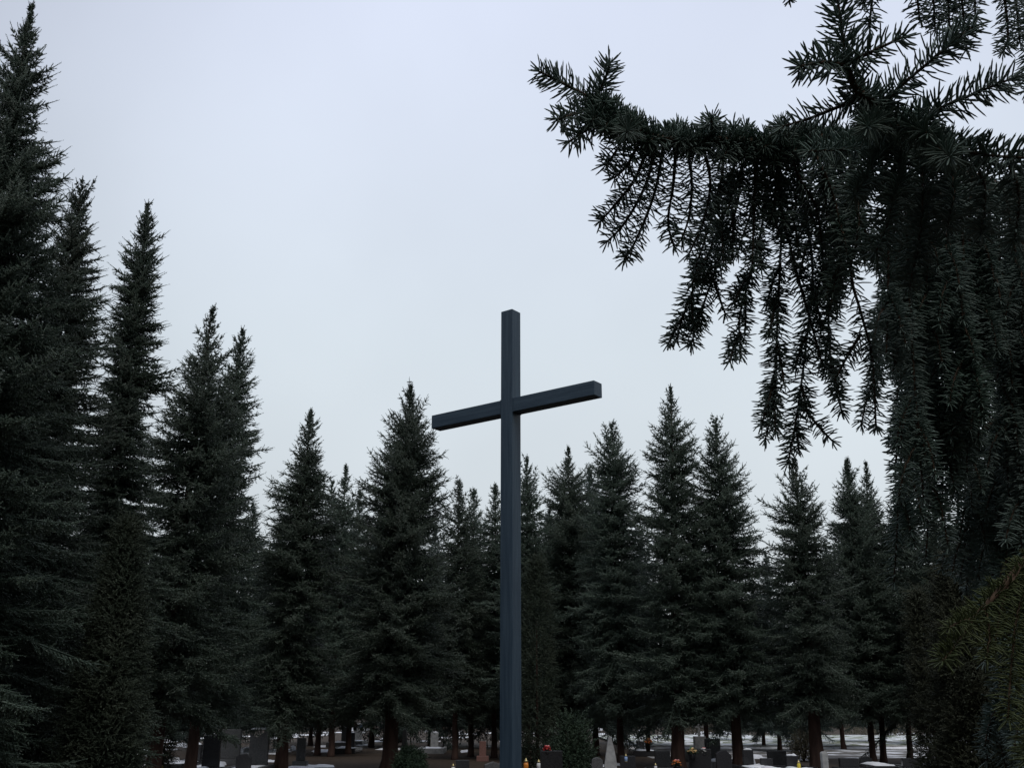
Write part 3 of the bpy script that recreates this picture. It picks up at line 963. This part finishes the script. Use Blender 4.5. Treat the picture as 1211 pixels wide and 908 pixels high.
lantern(191, 899, 25, 'yellow', 'yellow grave lantern between the two reddish trunks on the left', 0.34)
lantern(622, 893, 23.0, 'amber', 'glowing-orange glass lantern right beside the cross post', 0.30)
lantern(637, 895, 22.6, 'white', 'white candle lantern between the orange one and the broad black headstone', 0.24)
lantern(115, 898, 24.5, 'blue', 'pale blue grave lantern below the tall spruces on the left', 0.34)
lantern(536, 900, 25.2, 'white', 'white lantern at the bottom left of the cross, left of its twin', 0.25)
lantern(543, 900, 25.0, 'white', 'white lantern nearer the cross, right of its twin', 0.25)
lantern(944, 896, 25.8, 'yellow', 'yellow-orange lantern at the right of the low black block stone', 0.25)
lantern(740, 889, 24, 'blue', 'small bluish-white lantern left of the dark double trunk', 0.2)
lantern(48, 902, 25, 'red', 'red grave lantern in the left corner beside yellow flowers', 0.26)
lantern(775, 900, 25, 'white', 'small white lantern left of the orange flowers', 0.2)


def bouquet(px, py, d, cols, label, w_px=12, seed=1, n=34):
    top = at(px, py, d)
    r = w_px * 0.5 * px_size(py, d)
    g = np.random.default_rng(seed)
    hh = max(0.22, min(0.45, r * 2.2))
    z0 = max(0.0, top.z - hh)
    root = empty('grave_flowers', (top.x, d, z0))
    tag(root, label, 'flowers', 'flowers on the graves')
    link('pot', lathe_mesh('flower_pot', [(0.06, 0), (0.085, hh * 0.42), (0.09, hh * 0.45)], 'granite_dark'), root)
    B = g.normal(0, 0.3, (60, 3)) * r; B[:, 2] = hh * 0.5
    D = g.normal(0, 0.5, (60, 3)) + np.array([0, 0, 0.8])
    V, T = spray_tris(B, D, g.uniform(0.5, 1.0, 60) * hh * 0.4, 0.004, 6, 0.05, 0.02, g)
    link('leaves', tri_mesh('flower_leaves', V, T, M['bush']), root)
    for ci, c in enumerate(cols):
        tr = Tris()
        for k in range(n // len(cols)):
            a, q = g.uniform(0, 6.28), math.sqrt(g.uniform())
            if len(cols) > 1: a = ci * 6.28 / len(cols) + g.uniform(0, 6.28 / len(cols))
            ce = np.array([math.cos(a) * q * r * 0.85, math.sin(a) * q * r * 0.85, hh * (0.95 - 0.35 * q * q) + g.uniform(-.02, .02)])
            m_ = 9
            aa = np.arange(m_) * 6.283 / m_
            rr = g.uniform(0.022, 0.036)
            ring = ce + np.stack([np.cos(aa) * rr, np.sin(aa) * rr, g.uniform(-.008, .012, m_)], 1)
            V = np.vstack([ring, ce + [0, 0, 0.015], ce - [0, 0, 0.02]])
            T = [(i, (i + 1) % m_, m_) for i in range(m_)] + [((i + 1) % m_, i, m_ + 1) for i in range(m_)]
            tr.add(V, T)
        link('blossoms', tr.mesh('blossoms', M[c]), root)
    return root


bouquet(800, 897, 24.5, ['pink', 'orange'], 'orange and pink flowers at the foot of the reddish trunk', 13, 2)
bouquet(818, 883, 24.8, ['green', 'tan'], 'green and yellowish bouquet on top of the wide black headstone', 13, 3)
bouquet(766, 872, 34, ['tan', 'orange'], 'tan and yellow flowers in the gap left of the reddish trunk', 14, 4)
bouquet(420, 854, 44, ['orange', 'pink'], 'orange-red flowers in the bright gap over the path', 8, 5)
bouquet(428, 857, 43, ['white', 'blue'], 'bluish white flowers in the bright gap over the path', 6, 6)
bouquet(647, 881, 22.0, ['pink', 'red'], 'reddish flowers lying on the broad black headstone', 9, 7)
bouquet(30, 902, 24.5, ['yellow', 'yellow'], 'yellow flowers in the left corner beside the red lantern', 9, 8)
bouquet(925, 865, 58, ['orange', 'white'], 'orange and white flowers across the road, left of the olive bush', 8, 9)
bouquet(912, 863, 58, ['white', 'blue'], 'white flowers across the road, left of the orange ones', 9, 10)
bouquet(832, 884, 25, ['pink', 'white'], 'pale flowers right of the green and yellowish bouquet', 8, 11)

# lying snow between the graves and along the kerb
tr_bms = []
g = np.random.default_rng(77)


def snow_patch(tr, cx, cy, rx, ry, th, g):
    m_ = 22
    a = np.arange(m_) * 6.283 / m_
    wob = 1 + 0.25 * np.sin(2 * a + g.uniform(0, 6)) + 0.18 * np.sin(5 * a + g.uniform(0, 6)) + g.uniform(-.08, .08, m_)
    ring0 = np.stack([cx + rx * wob * np.cos(a), cy + ry * wob * np.sin(a), np.full(m_, 0.002)], 1)
    ring1 = np.stack([cx + rx * .8 * wob * np.cos(a), cy + ry * .8 * wob * np.sin(a), th * 0.8 + g.uniform(-.01, .01, m_)], 1)
    V = np.vstack([ring0, ring1, [[cx, cy, th]]])
    T = []
    for i in range(m_):
        j = (i + 1) % m_
        T += [(i, j, m_ + i), (j, m_ + j, m_ + i), (m_ + i, m_ + j, 2 * m_)]
    tr.add(V, T)


tr = Tris()
for (px, py, w, th) in [(190, 866, 4, .1), (189, 876, 7, .12), (203, 875, 4, .1), (215, 882, 5, .12), (183, 893, 10, .12), (186, 899, 8, .1), (206, 902, 7, .15), (137, 893, 12, .12), (150, 892, 14, .12),
                        (18, 892, 9, .2), (80, 900, 6, .1), (232, 887, 9, .12), (245, 906, 30, .1), (292, 889, 10, .15), (300, 886, 9, .1), (283, 896, 7, .1), (302, 893, 12, .08), (347, 869, 4, .1), (346, 887, 3, .15), (338, 866, 5, .1), (322, 866, 4, .08),
                        (420, 879, 18, .14), (412, 872, 12, .1), (425, 866, 16, .1), (410, 862, 10, .1), (432, 860, 10, .12), (420, 851, 20, .15), (445, 870, 4, .12), (513, 867, 12, .12), (505, 865, 5, .1), (545, 866, 4, .1),
                        (703, 848, 8, .2), (705, 856, 16, .2), (712, 869, 10, .1), (654, 866, 5, .2), (685, 866, 4, .1), (742, 878, 8, .1), (757, 865, 4, .1), (820, 871, 14, .1), (848, 880, 12, .1), (835, 868, 20, .1), (893, 896, 14, .1), (884, 891, 9, .12), (887, 903, 10, .14), (862, 868, 20, .1), (1086, 893, 16, .1), (1078, 901, 8, .1)]:
    el = P - math.atan((py - 454) / FOC)
    d = min(75.0, EYE / max(0.02, math.tan(-el)))
    c = at(px, py, d)
    rx = w * (0.75 if px < 350 else 0.55) * px_size(py, d)
    snow_patch(tr, c.x, d, rx, max(0.5, min(2.4, rx * 2.0)), th * 1.2, g)
for k in range(150):
    x = g.uniform(-28, 26); y = g.uniform(30, 70)
    if x > 4 and 34 < y < 60: continue
    snow_patch(tr, x, y, g.uniform(.15, .7), g.uniform(.15, .9), g.uniform(.03, .07), g)
x = 4.6
while x < 40:
    w = g.uniform(0.4, 1.6)
    tr2 = snow_patch(tr, x + w / 2, 42.35, w * 0.55, 0.16, 0.09, g)
    x += w * g.uniform(0.95, 1.25)
o = link('snow', tr.mesh('snow', M['snow'], True))
tag(o, 'thin patches of wet snow lying between the graves and along the kerb', 'snow', kind='stuff')

# ------------------------------------------------------------ the near spruce with its hanging boughs
near = empty('spruce_tree', (2.55, 2.75, 0))
tag(near, 'near spruce whose long needled boughs hang in from the upper right', 'spruce')
NL = near.location.copy()


class Needles:
    def __init__(self, seed):
        self.g = np.random.default_rng(seed)
        self.tr = Tris()
        self.wood = Tris()

    def stem(self, pts, r0, r1, sides=8):
        pts = catmull(pts, 6)
        rad = np.linspace(r0, r1, len(pts))
        tube(self.wood, pts, rad, sides)
        return pts

    def shoot(self, pts, nlen=0.021, dens=720, r0=0.0028, r1=0.0014, wid=0.00105, tipfan=True, fw=(0.16, 0.50), gap=0.0):
        g = self.g
        pts = catmull(pts, 6)
        seg = np.linalg.norm(np.diff(pts, axis=0), axis=1)
        cum = np.concatenate([[0], np.cumsum(seg)])
        Lt = cum[-1]
        tube(self.wood, pts, np.linspace(r0, r1, len(pts)), 6)
        nlen *= 1.28; wid *= 0.98
        n = max(12, int(Lt * dens * 1.5))
        s = np.sort(g.uniform(0, Lt, n))
        extra = 5
        s = np.concatenate([s, np.full(extra, Lt) - g.uniform(0, 0.004, extra)])
        n = len(s)
        base = np.stack([np.interp(s, cum, pts[:, k]) for k in range(3)], 1)
        tg = np.gradient(pts, axis=0)
        tang = unit(np.stack([np.interp(s, cum, tg[:, k]) for k in range(3)], 1))
        a, b_ = frame_of(tang)
        ph = np.arange(n) * 2.39996 + g.uniform(-.5, .5, n)
        rad = a * np.cos(ph)[:, None] + b_ * np.sin(ph)[:, None]
        f = g.uniform(fw[0], fw[1], n) + 0.12 * np.sin(s * 60 + g.uniform(0, 6))
        f[-extra:] = g.uniform(0.9, 2.6, extra)
        rad[:, 2] += 0.12
        d = unit(rad + tang * f[:, None] + g.normal(0, .09, (n, 3)))
        ln = nlen * g.uniform(0.62, 1.12, n)
        taper = np.clip((Lt - s) / 0.03, 0.0, 1.0) * 0.25 + 0.75
        ln = ln * taper
        d2 = unit(d + tang * g.uniform(0, .40, (n, 1)) + g.normal(0, .05, (n, 3)))
        x = unit(np.cross(d, tang)); y = np.cross(x, d)
        k = np.arange(4) * 1.5708 + 0.785
        w1, w2, w3 = wid * 0.75, wid * 1.12, wid * 0.9
        ringdir = x[:, None] * np.cos(k)[None, :, None] + y[:, None] * np.sin(k)[None, :, None]
        p1 = base + d * (ln * 0.5)[:, None]
        p2 = p1 + d2 * (ln * 0.38)[:, None]
        p3 = p1 + d2 * (ln * 0.52)[:, None]
        V = np.concatenate([base[:, None] + ringdir * w1, p1[:, None] + ringdir * w2, p2[:, None] + ringdir * w3, p3[:, None]], axis=1)   # n,13,3
        T = []
        for r_ in (0, 4):
            for q in range(4):
                q2 = (q + 1) % 4
                T += [(r_ + q, r_ + q2, r_ + 4 + q), (r_ + q2, r_ + 4 + q2, r_ + 4 + q)]
        for q in range(4):
            T.append((8 + q, 8 + (q + 1) % 4, 12))
        T = np.array(T)
        idx = np.arange(n)[:, None, None] * 13 + T[None]
        self.tr.add(V.reshape(-1, 3), idx.reshape(-1, 3))
        # bud
        return pts

    def finish(self, name, label=None, mat='near_needles'):
        wood = link(name, self.wood.mesh(name + '_wood', M['twig'], True), near)
        wood.location = -NL
        nd = link('needles', self.tr.mesh(name + '_needles', M[mat], False), wood)
        if label: wood['label'] = label
        return wood


def catmull(pts, sub):
    P_ = [np.array(tuple(p), dtype=float) for p in pts]
    if len(P_) == 2:
        return np.array([P_[0] + (P_[1] - P_[0]) * t for t in np.linspace(0, 1, sub)])
    P_ = [2 * P_[0] - P_[1]] + P_ + [2 * P_[-1] - P_[-2]]
    o_ = []
    for i in range(1, len(P_) - 2):
        for t in np.linspace(0, 1, sub, endpoint=False):
            p0, p1, p2, p3 = P_[i - 1:i + 3]
            o_.append(0.5 * ((2 * p1) + (-p0 + p2) * t + (2 * p0 - 5 * p1 + 4 * p2 - p3) * t * t + (-p0 + 3 * p1 - 3 * p2 + p3) * t ** 3))
    o_.append(P_[-2])
    return np.array(o_)


def ap(l):
    return [at(*q) for q in l]


# --- the long bough that reaches in over the sky
A = Needles(101)
mainA = [(1290, 250, 2.2), (1190, 225, 1.9), (1110, 195, 1.62), (1045, 170, 1.48), (965, 165, 1.42), (900, 168, 1.38), (840, 166, 1.34), (790, 166, 1.31), (745, 150, 1.28), (702, 118, 1.26)]
A.stem(ap(mainA), 0.014, 0.0035)
A.shoot(ap(mainA[3:]), nlen=0.0245, dens=1500)
sh = [  # shoots near the tip
    ([(702, 118, 1.26), (668, 100, 1.25), (636, 84, 1.24)], .0245, 1150),
    ([(705, 116, 1.26), (716, 92, 1.25), (722, 74, 1.24)], .0245, 1150),
    ([(702, 128, 1.27), (680, 135, 1.24), (658, 142, 1.22)], .024, 820),
    ([(716, 135, 1.27), (692, 155, 1.26), (672, 168, 1.25)], .024, 820),
    ([(742, 152, 1.28), (728, 180, 1.28), (716, 196, 1.28)], .024, 820),
    ([(760, 160, 1.29), (742, 195, 1.30), (726, 211, 1.30)], .024, 820),
    ([(745, 152, 1.28), (743, 154, 1.22), (741, 156, 1.16)], .022, 420),
    ([(842, 164, 1.34), (841, 150, 1.32), (842, 140, 1.30)], .0245, 1150),
    ([(925, 166, 1.39), (924, 156, 1.35), (922, 150, 1.31)], .021, 800),
    # down-hanging side twigs of the outer half
    ([(768, 165, 1.30), (752, 210, 1.32), (725, 245, 1.33), (710, 262, 1.33)], .021, 640),
    ([(775, 166, 1.30), (765, 215, 1.33), (740, 262, 1.35), (718, 286, 1.35)], .021, 640),
    ([(785, 168, 1.31), (775, 225, 1.35), (755, 278, 1.37), (738, 308, 1.37)], .021, 640),
    ([(800, 168, 1.31), (796, 220, 1.35), (790, 262, 1.37), (797, 292, 1.37)], .021, 640),
    ([(812, 168, 1.32), (818, 215, 1.35), (815, 255, 1.36), (806, 284, 1.36)], .021, 640),
    # long hangers
    ([(872, 168, 1.37), (862, 230, 1.42), (842, 290, 1.46), (812, 362, 1.48), (799, 404, 1.48)], .023, 700),
    ([(880, 168, 1.37), (872, 240, 1.42), (853, 300, 1.46), (834, 354, 1.48), (817, 408, 1.48)], .023, 700),
    ([(842, 325, 1.47), (850, 350, 1.47), (858, 372, 1.47)], .018, 520),
    ([(900, 168, 1.38), (905, 240, 1.45), (890, 317, 1.49), (875, 373, 1.51), (876, 420, 1.51)], .023, 700),
    ([(918, 168, 1.39), (925, 235, 1.45), (923, 300, 1.50), (919, 392, 1.53), (916, 466, 1.54), (905, 520, 1.54)], .024, 720),
    ([(940, 168, 1.40), (950, 240, 1.46), (961, 317, 1.52), (955, 392, 1.55), (944, 480, 1.56), (932, 548, 1.56)], .024, 720),
    ([(947, 478, 1.56), (968, 504, 1.55), (985, 522, 1.55)], .021, 560),
    ([(917, 448, 1.54), (908, 478, 1.53), (901, 500, 1.53)], .022, 560),
    ([(972, 166, 1.42), (984, 240, 1.48), (981, 320, 1.52), (980, 392, 1.54), (985, 446, 1.54), (996, 488, 1.54)], .024, 760),
    ([(990, 166, 1.43), (1000, 250, 1.44), (1007, 328, 1.45), (1017, 366, 1.45), (1030, 415, 1.45), (1034, 460, 1.45), (1036, 508, 1.45)], .021, 520),
    ([(1018, 395, 1.45), (1000, 425, 1.45), (990, 445, 1.45)], .021, 560),
    ([(830, 168, 1.33), (840, 215, 1.36), (832, 262, 1.38), (815, 300, 1.39)], .021, 640),
    ([(855, 168, 1.35), (853, 215, 1.38), (838, 270, 1.41), (822, 318, 1.42)], .022, 640),
    ([(893, 168, 1.38), (895, 225, 1.43), (880, 275, 1.46), (872, 300, 1.47)], .022, 640),
    ([(910, 168, 1.38), (918, 215, 1.42), (938, 260, 1.45), (945, 300, 1.46)], .022, 640),
    ([(930, 168, 1.40), (945, 210, 1.41), (965, 245, 1.43), (972, 290, 1.44)], .022, 640),
    ([(955, 166, 1.41), (975, 205, 1.40), (990, 250, 1.41), (995, 300, 1.42), (985, 345, 1.42)], .023, 640),
    ([(1000, 166, 1.43), (1012, 220, 1.40), (1015, 270, 1.39), (1005, 320, 1.39)], .023, 640),
    ([(935, 300, 1.50), (950, 350, 1.51), (962, 392, 1.52), (972, 430, 1.52)], .022, 600),
]
gA = np.random.default_rng(55)


def spray(Nd, pts, nl, de, g, every=46.0, lmin=34, lmax=62):
    """a hanging twig with short side twigs, like a flattened spray"""
    Nd.shoot(ap(pts), nlen=nl, dens=de)
    q = np.array(pts, dtype=float)
    seg = np.hypot(np.diff(q[:, 0]), np.diff(q[:, 1]))
    cum = np.concatenate([[0], np.cumsum(seg)])
    Lp = cum[-1]
    sd = 1
    u = every * 0.8
    while u < Lp - 16:
        x, y, d = (float(np.interp(u, cum, q[:, k])) for k in range(3))
        i = min(len(seg) - 1, int(np.searchsorted(cum, u) - 1))
        a = math.atan2(q[i + 1, 1] - q[i, 1], q[i + 1, 0] - q[i, 0]) + sd * g.uniform(0.20, 0.46)
        ln = g.uniform(lmin, lmax) * (1 - 0.35 * u / Lp)
        dd = g.uniform(-.03, .02)
        Nd.shoot(ap([(x, y, d), (x + math.cos(a) * ln * .5, y + math.sin(a) * ln * .5, d + dd * .5), (x + math.cos(a) * ln * .9, y + math.sin(a) * ln * 1.0 + 3, d + dd)]), nlen=nl * g.uniform(.8, .95), dens=de)
        sd = -sd if g.uniform() < 0.8 else sd
        u += every * g.uniform(0.6, 1.4)


for pts, nl, de in sh:
    Lp = sum(math.hypot(pts[k + 1][0] - pts[k][0], pts[k + 1][1] - pts[k][1]) for k in range(len(pts) - 1))
    if Lp > 90 and nl >= .0225:
        spray(A, pts, nl * .92, de, gA)
    else:
        A.shoot(ap(pts), nlen=nl, dens=de)
mA = np.array(mainA[3:], dtype=float)[::-1]            # x rising
envx, envy = [740, 770, 800, 830, 860, 900, 930, 960, 990, 1040], [250, 275, 285, 300, 345, 390, 470, 450, 400, 330]
for k in range(3):
    x = gA.uniform(850, 1035)
    y = float(np.interp(x, mA[:, 0], mA[:, 1])); d = float(np.interp(x, mA[:, 0], mA[:, 2])) + gA.uniform(-.02, .09)
    ye = y + (float(np.interp(x, envx, envy)) - y) * gA.uniform(0.35, 0.95)
    dx = gA.uniform(-26, 14)
    A.shoot(ap([(x, y, d), (x + dx * .1, y + (ye - y) * .33, d + .03), (x + dx * .5, y + (ye - y) * .67, d + .04), (x + dx, ye, d + .04)]), nlen=.0205, dens=620)
for k in range(44):                                     # short shoots clothing the bough itself
    x = gA.uniform(712, 1040)
    y = float(np.interp(x, mA[:, 0], mA[:, 1])); d = float(np.interp(x, mA[:, 0], mA[:, 2]))
    a = gA.uniform(-2.8, 3.6); ln = gA.uniform(16, 36) * (0.62 if math.sin(a) < 0 else 1.0)
    dd = gA.uniform(-.035, .03)
    A.shoot(ap([(x, y, d), (x - abs(math.cos(a)) * ln * .5, y + math.sin(a) * ln * .55, d + dd * .6), (x - abs(math.cos(a)) * ln, y + math.sin(a) * ln, d + dd)]), nlen=.0225, dens=1000)
A.finish('bough', 'long bough whose tip points left over the open sky')

# --- upright shoots at the fork, nearest to the viewer, with big needles
U = Needles(102)
U.stem(ap([(1110, 195, 1.62), (1060, 165, 1.30), (1035, 125, 1.16), (1012, 105, 1.12), (1002, 79, 1.10)]), 0.008, 0.0035)
for pts, nl, de in [
    ([(1002, 82, 1.10), (996, 40, 1.09), (989, -14, 1.08)], .024, 620),
    ([(1003, 78, 1.10), (975, 74, 1.07), (945, 79, 1.05)], .022, 480),
    ([(1006, 74, 1.10), (1030, 62, 1.07), (1068, 44, 1.05)], .022, 480),
    ([(1058, 160, 1.30), (1035, 125, 1.16), (1012, 105, 1.12), (1002, 79, 1.10)], .023, 800),
    ([(1038, 130, 1.16), (1070, 98, 1.13), (1106, 68, 1.10), (1150, 32, 1.08)], .024, 620),
    ([(1060, 162, 1.30), (1105, 132, 1.15), (1150, 112, 1.12), (1197, 93, 1.10)], .024, 640),
    ([(1095, 178, 1.4), (1131, 178, 1.2), (1170, 184, 1.14), (1225, 188, 1.10)], .025, 640),
    ([(1050, 168, 1.32), (1005, 176, 1.26), (956, 179, 1.22)], .022, 560),
    ([(1040, 160, 1.3), (1036, 146, 1.16), (1026, 150, 1.07)], .021, 520),
    ([(1092, 180, 1.4), (1104, 172, 1.18), (1124, 186, 1.08)], .022, 520),
    ([(1022, 112, 1.13), (995, 125, 1.14), (958, 140, 1.15), (925, 150, 1.16)], .021, 460),
    ([(1045, 150, 1.2), (1075, 150, 1.16), (1098, 158, 1.12)], .024, 700),
    ([(1046, 165, 1.3), (1030, 200, 1.25), (1010, 232, 1.22)], .023, 640),
    ([(1065, 175, 1.3), (1062, 215, 1.26), (1050, 262, 1.24), (1035, 300, 1.24)], .023, 700),
    ([(1090, 185, 1.35), (1092, 230, 1.3), (1086, 290, 1.28), (1075, 340, 1.28)], .023, 700),
    ([(1120, 185, 1.3), (1128, 225, 1.26), (1120, 270, 1.25)], .024, 700),
    ([(1150, 184, 1.2), (1165, 225, 1.2), (1160, 275, 1.2)], .024, 700),
    ([(1190, 186, 1.15), (1205, 230, 1.15), (1200, 285, 1.16)], .024, 700),
]:
    U.shoot(ap(pts), nlen=nl * 1.15, dens=de * 1.35, wid=0.0012)
U.finish('bough', 'forked bough end with stout upturned shoots')


def hang(Nd, x, y0, y1, d, g, nlen=0.022, dens=640, sway=14, side=True):
    n = 4
    xs = [x]
    dx = g.normal(0, sway) * 0.9
    for k in range(n): xs.append(xs[-1] + dx + g.normal(0, sway * 0.25))
    ys = np.linspace(y0, y1, n + 1)
    dd = d + np.linspace(0, g.uniform(-.05, .08), n + 1)
    pts = ap([(xs[k], ys[k], dd[k]) for k in range(n + 1)])
    Nd.shoot(pts, nlen=nlen, dens=dens)
    if side:
        for k in range(int((y1 - y0) / 42)):
            t = g.uniform(0.15, 0.85)
            i = min(n - 1, int(t * n))
            px = xs[i]; py = ys[i] + (t * n - i) * (ys[1] - ys[0])
            sg = g.choice([-1, 1])
            ln = g.uniform(34, 66)
            Nd.shoot(ap([(px, py, dd[i]), (px + sg * ln * .22, py + ln * .45, dd[i] - .02), (px + sg * ln * .34, py + ln, dd[i] - .03)]), nlen=nlen * .92, dens=dens * 0.9)


gB = np.random.default_rng(31)
# --- hanging curtain, several boughs one behind the other
B1 = Needles(103)
B1.stem(ap([(1300, 290, 2.3), (1200, 250, 2.0), (1110, 225, 1.75), (1040, 215, 1.6), (985, 225, 1.55)]), 0.014, 0.004)
B1.shoot(ap([(1200, 250, 2.0), (1110, 225, 1.75), (1040, 215, 1.6), (985, 225, 1.55)]), dens=1100)
for (x, y1, d) in [(1000, 350, 1.58), (1020, 300, 1.6), (1052, 420, 1.6), (1070, 590, 1.62), (1079, 560, 1.66), (1088, 690, 1.68), (1100, 520, 1.7), (1112, 660, 1.72), (1128, 600, 1.76)]:
    hang(B1, x, 222, y1, d, gB, sway=5)
B1.finish('bough', 'bough hung with the longest twigs, right of the bare twig')

B2 = Needles(104)
B2.stem(ap([(1330, 330, 2.5), (1220, 300, 2.2), (1140, 285, 1.95), (1085, 290, 1.85)]), 0.014, 0.004)
B2.shoot(ap([(1220, 300, 2.2), (1140, 285, 1.95), (1085, 290, 1.85), (1050, 310, 1.8)]), dens=1100)
for (x, y1, d) in [(1058, 470, 1.8), (1086, 600, 1.88), (1103, 470, 1.9), (1120, 630, 1.95), (1136, 680, 2.0), (1150, 470, 2.0), (1160, 590, 2.05), (1175, 520, 2.05), (1188, 640, 2.1), (1204, 600, 2.15), (1218, 700, 2.2)]:
    hang(B2, x, 292, y1, d, gB, sway=6)
B2.finish('bough')

B3 = Needles(105)
B3.stem(ap([(1340, 150, 2.3), (1240, 200, 2.0), (1180, 225, 1.8), (1130, 240, 1.7)]), 0.014, 0.005)
B3.shoot(ap([(1240, 200, 2.0), (1180, 225, 1.8), (1130, 240, 1.7), (1090, 250, 1.66)]), dens=1200)
for (x, y0, y1, d) in [(1110, 240, 380, 1.62), (1135, 235, 470, 1.66), (1155, 232, 400, 1.7), (1172, 225, 520, 1.72), (1186, 222, 350, 1.72), (1200, 215, 480, 1.76), (1215, 210, 620, 1.8), (1146, 235, 560, 1.68), (1122, 238, 440, 1.66), (1098, 250, 400, 1.64), (1080, 250, 420, 1.64), (1140, 240, 600, 1.74), (1180, 225, 600, 1.8), (1194, 220, 660, 1.84), (1208, 215, 560, 1.84), (1160, 230, 480, 1.86), (1212, 215, 420, 1.9), (1060, 230, 380, 1.7)]:
    hang(B3, x, y0, y1, d, gB, sway=7)
B3.finish('bough')

B4 = Needles(106)
B4.stem(ap([(1360, 480, 2.5), (1260, 470, 2.2), (1190, 490, 2.0), (1150, 520, 1.9)]), 0.013, 0.004)
for (x, y0, y1, d) in [(1160, 510, 650, 1.95), (1175, 500, 700, 2.0), (1190, 490, 640, 2.0), (1192, 490, 760, 2.05), (1204, 480, 830, 2.05), (1212, 480, 900, 2.1), (1222, 475, 930, 2.1), (1200, 485, 700, 1.9), (1185, 495, 600, 1.9), (1216, 480, 780, 1.9), (1205, 560, 760, 1.86), (1196, 600, 860, 1.9), (1210, 640, 930, 1.95), (1222, 560, 900, 1.88), (1186, 520, 720, 1.92), (1200, 700, 900, 2.0), (1228, 700, 960, 2.0), (1140, 520, 640, 1.95)]:
    hang(B4, x, y0, y1, d, gB, sway=5)
B4.finish('bough')

B5 = Needles(107)
B5.stem(ap([(1330, 610, 2.0), (1240, 640, 1.75), (1185, 695, 1.6), (1160, 722, 1.55)]), 0.010, 0.003)
for pts, nl in [
    ([(1192, 690, 1.62), (1159, 721, 1.55), (1133, 759, 1.5), (1114, 782, 1.47)], .024),
    ([(1150, 732, 1.54), (1136, 735, 1.5), (1122, 742, 1.48)], .019),
    ([(1165, 718, 1.56), (1170, 750, 1.54), (1166, 780, 1.52)], .022),
    ([(1232, 650, 1.7), (1205, 720, 1.62), (1196, 790, 1.58), (1192, 850, 1.56)], .026),
    ([(1245, 690, 1.7), (1225, 770, 1.62), (1218, 840, 1.58), (1214, 900, 1.56)], .026),
    ([(1215, 660, 1.66), (1190, 700, 1.6), (1180, 740, 1.58), (1176, 770, 1.57)], .022),
    ([(1240, 800, 1.7), (1225, 870, 1.65), (1215, 940, 1.62)], .026),
]:
    B5.shoot(ap(pts), nlen=nl, dens=640)
B5.finish('bough', 'low bough end with olive-green needles', 'olive_needles')

B6 = Needles(108)
B6.stem(ap([(1320, -160, 1.9), (1200, -110, 1.5), (1100, -80, 1.35), (1000, -70, 1.3)]), 0.012, 0.004)
for pts, nl in [
    ([(1040, -74, 1.32), (1034, -20, 1.34), (1030, 12, 1.35), (1028, 34, 1.35)], .020),
    ([(1010, -70, 1.3), (1020, -30, 1.32), (1022, 5, 1.33)], .020),
    ([(1070, -78, 1.34), (1082, -20, 1.36), (1088, 26, 1.37)], .020),
    ([(1090, -78, 1.34), (1102, -20, 1.37), (1106, 36, 1.39)], .021),
    ([(1100, -80, 1.35), (1118, -20, 1.38), (1124, 44, 1.4)], .021),
    ([(1110, -80, 1.36), (1134, -20, 1.38), (1143, 60, 1.4)], .021),
    ([(1130, -85, 1.38), (1150, -20, 1.4), (1154, 30, 1.42)], .021),
    ([(1160, -95, 1.42), (1184, -20, 1.44), (1192, 40, 1.46), (1186, 62, 1.46)], .021),
    ([(1175, -98, 1.44), (1198, -20, 1.46), (1206, 50, 1.48)], .021),
    ([(1195, -105, 1.48), (1214, -20, 1.5), (1218, 60, 1.52), (1214, 110, 1.52)], .021),
    ([(1215, -110, 1.5), (1235, -10, 1.52), (1225, 90, 1.54)], .021),
    ([(1120, -84, 1.37), (1128, -30, 1.39), (1130, 10, 1.4)], .021),
    ([(925, -62, 1.3), (928, -30, 1.3), (930, -8, 1.3), (934, 1, 1.3)], .013),
]:
    B6.shoot(ap(pts), nlen=nl, dens=760)
B6.finish('bough', 'topmost bough whose twig ends hang in from above')

# trunk and the upper and far side of the crown, out of the picture
trk = trunk_mesh(7.4, 0.14, 900)
link('trunk', trk.mesh('near_trunk', M['bark'], True), near)
V, T = spruce_crown(7.4, 5.2, interp_prof([0, 1, 2.2], [0.1, 0.55, 1.0]), 901, spacing=0.09, nn=12, nlen=0.03, nwid=0.008, whorl=0.26, per=7, rag=0.25)
link('crown', tri_mesh('near_crown', V, T, M['spruce']), near)
V, T = spruce_crown(7.4, 0.9, interp_prof([0, 2.5, 7.4], [0.1, 1.3, 2.2]), 902, spacing=0.09, nn=12, nlen=0.03, nwid=0.008, whorl=0.3, per=8, rag=0.2,
                    cut=lambda a, z: z > 4.4 or not (-1.9 < ((a + math.pi) % (2 * math.pi)) - math.pi < 0.9))
link('lower_crown', tri_mesh('near_lower_crown', V, T, M['spruce']), near)
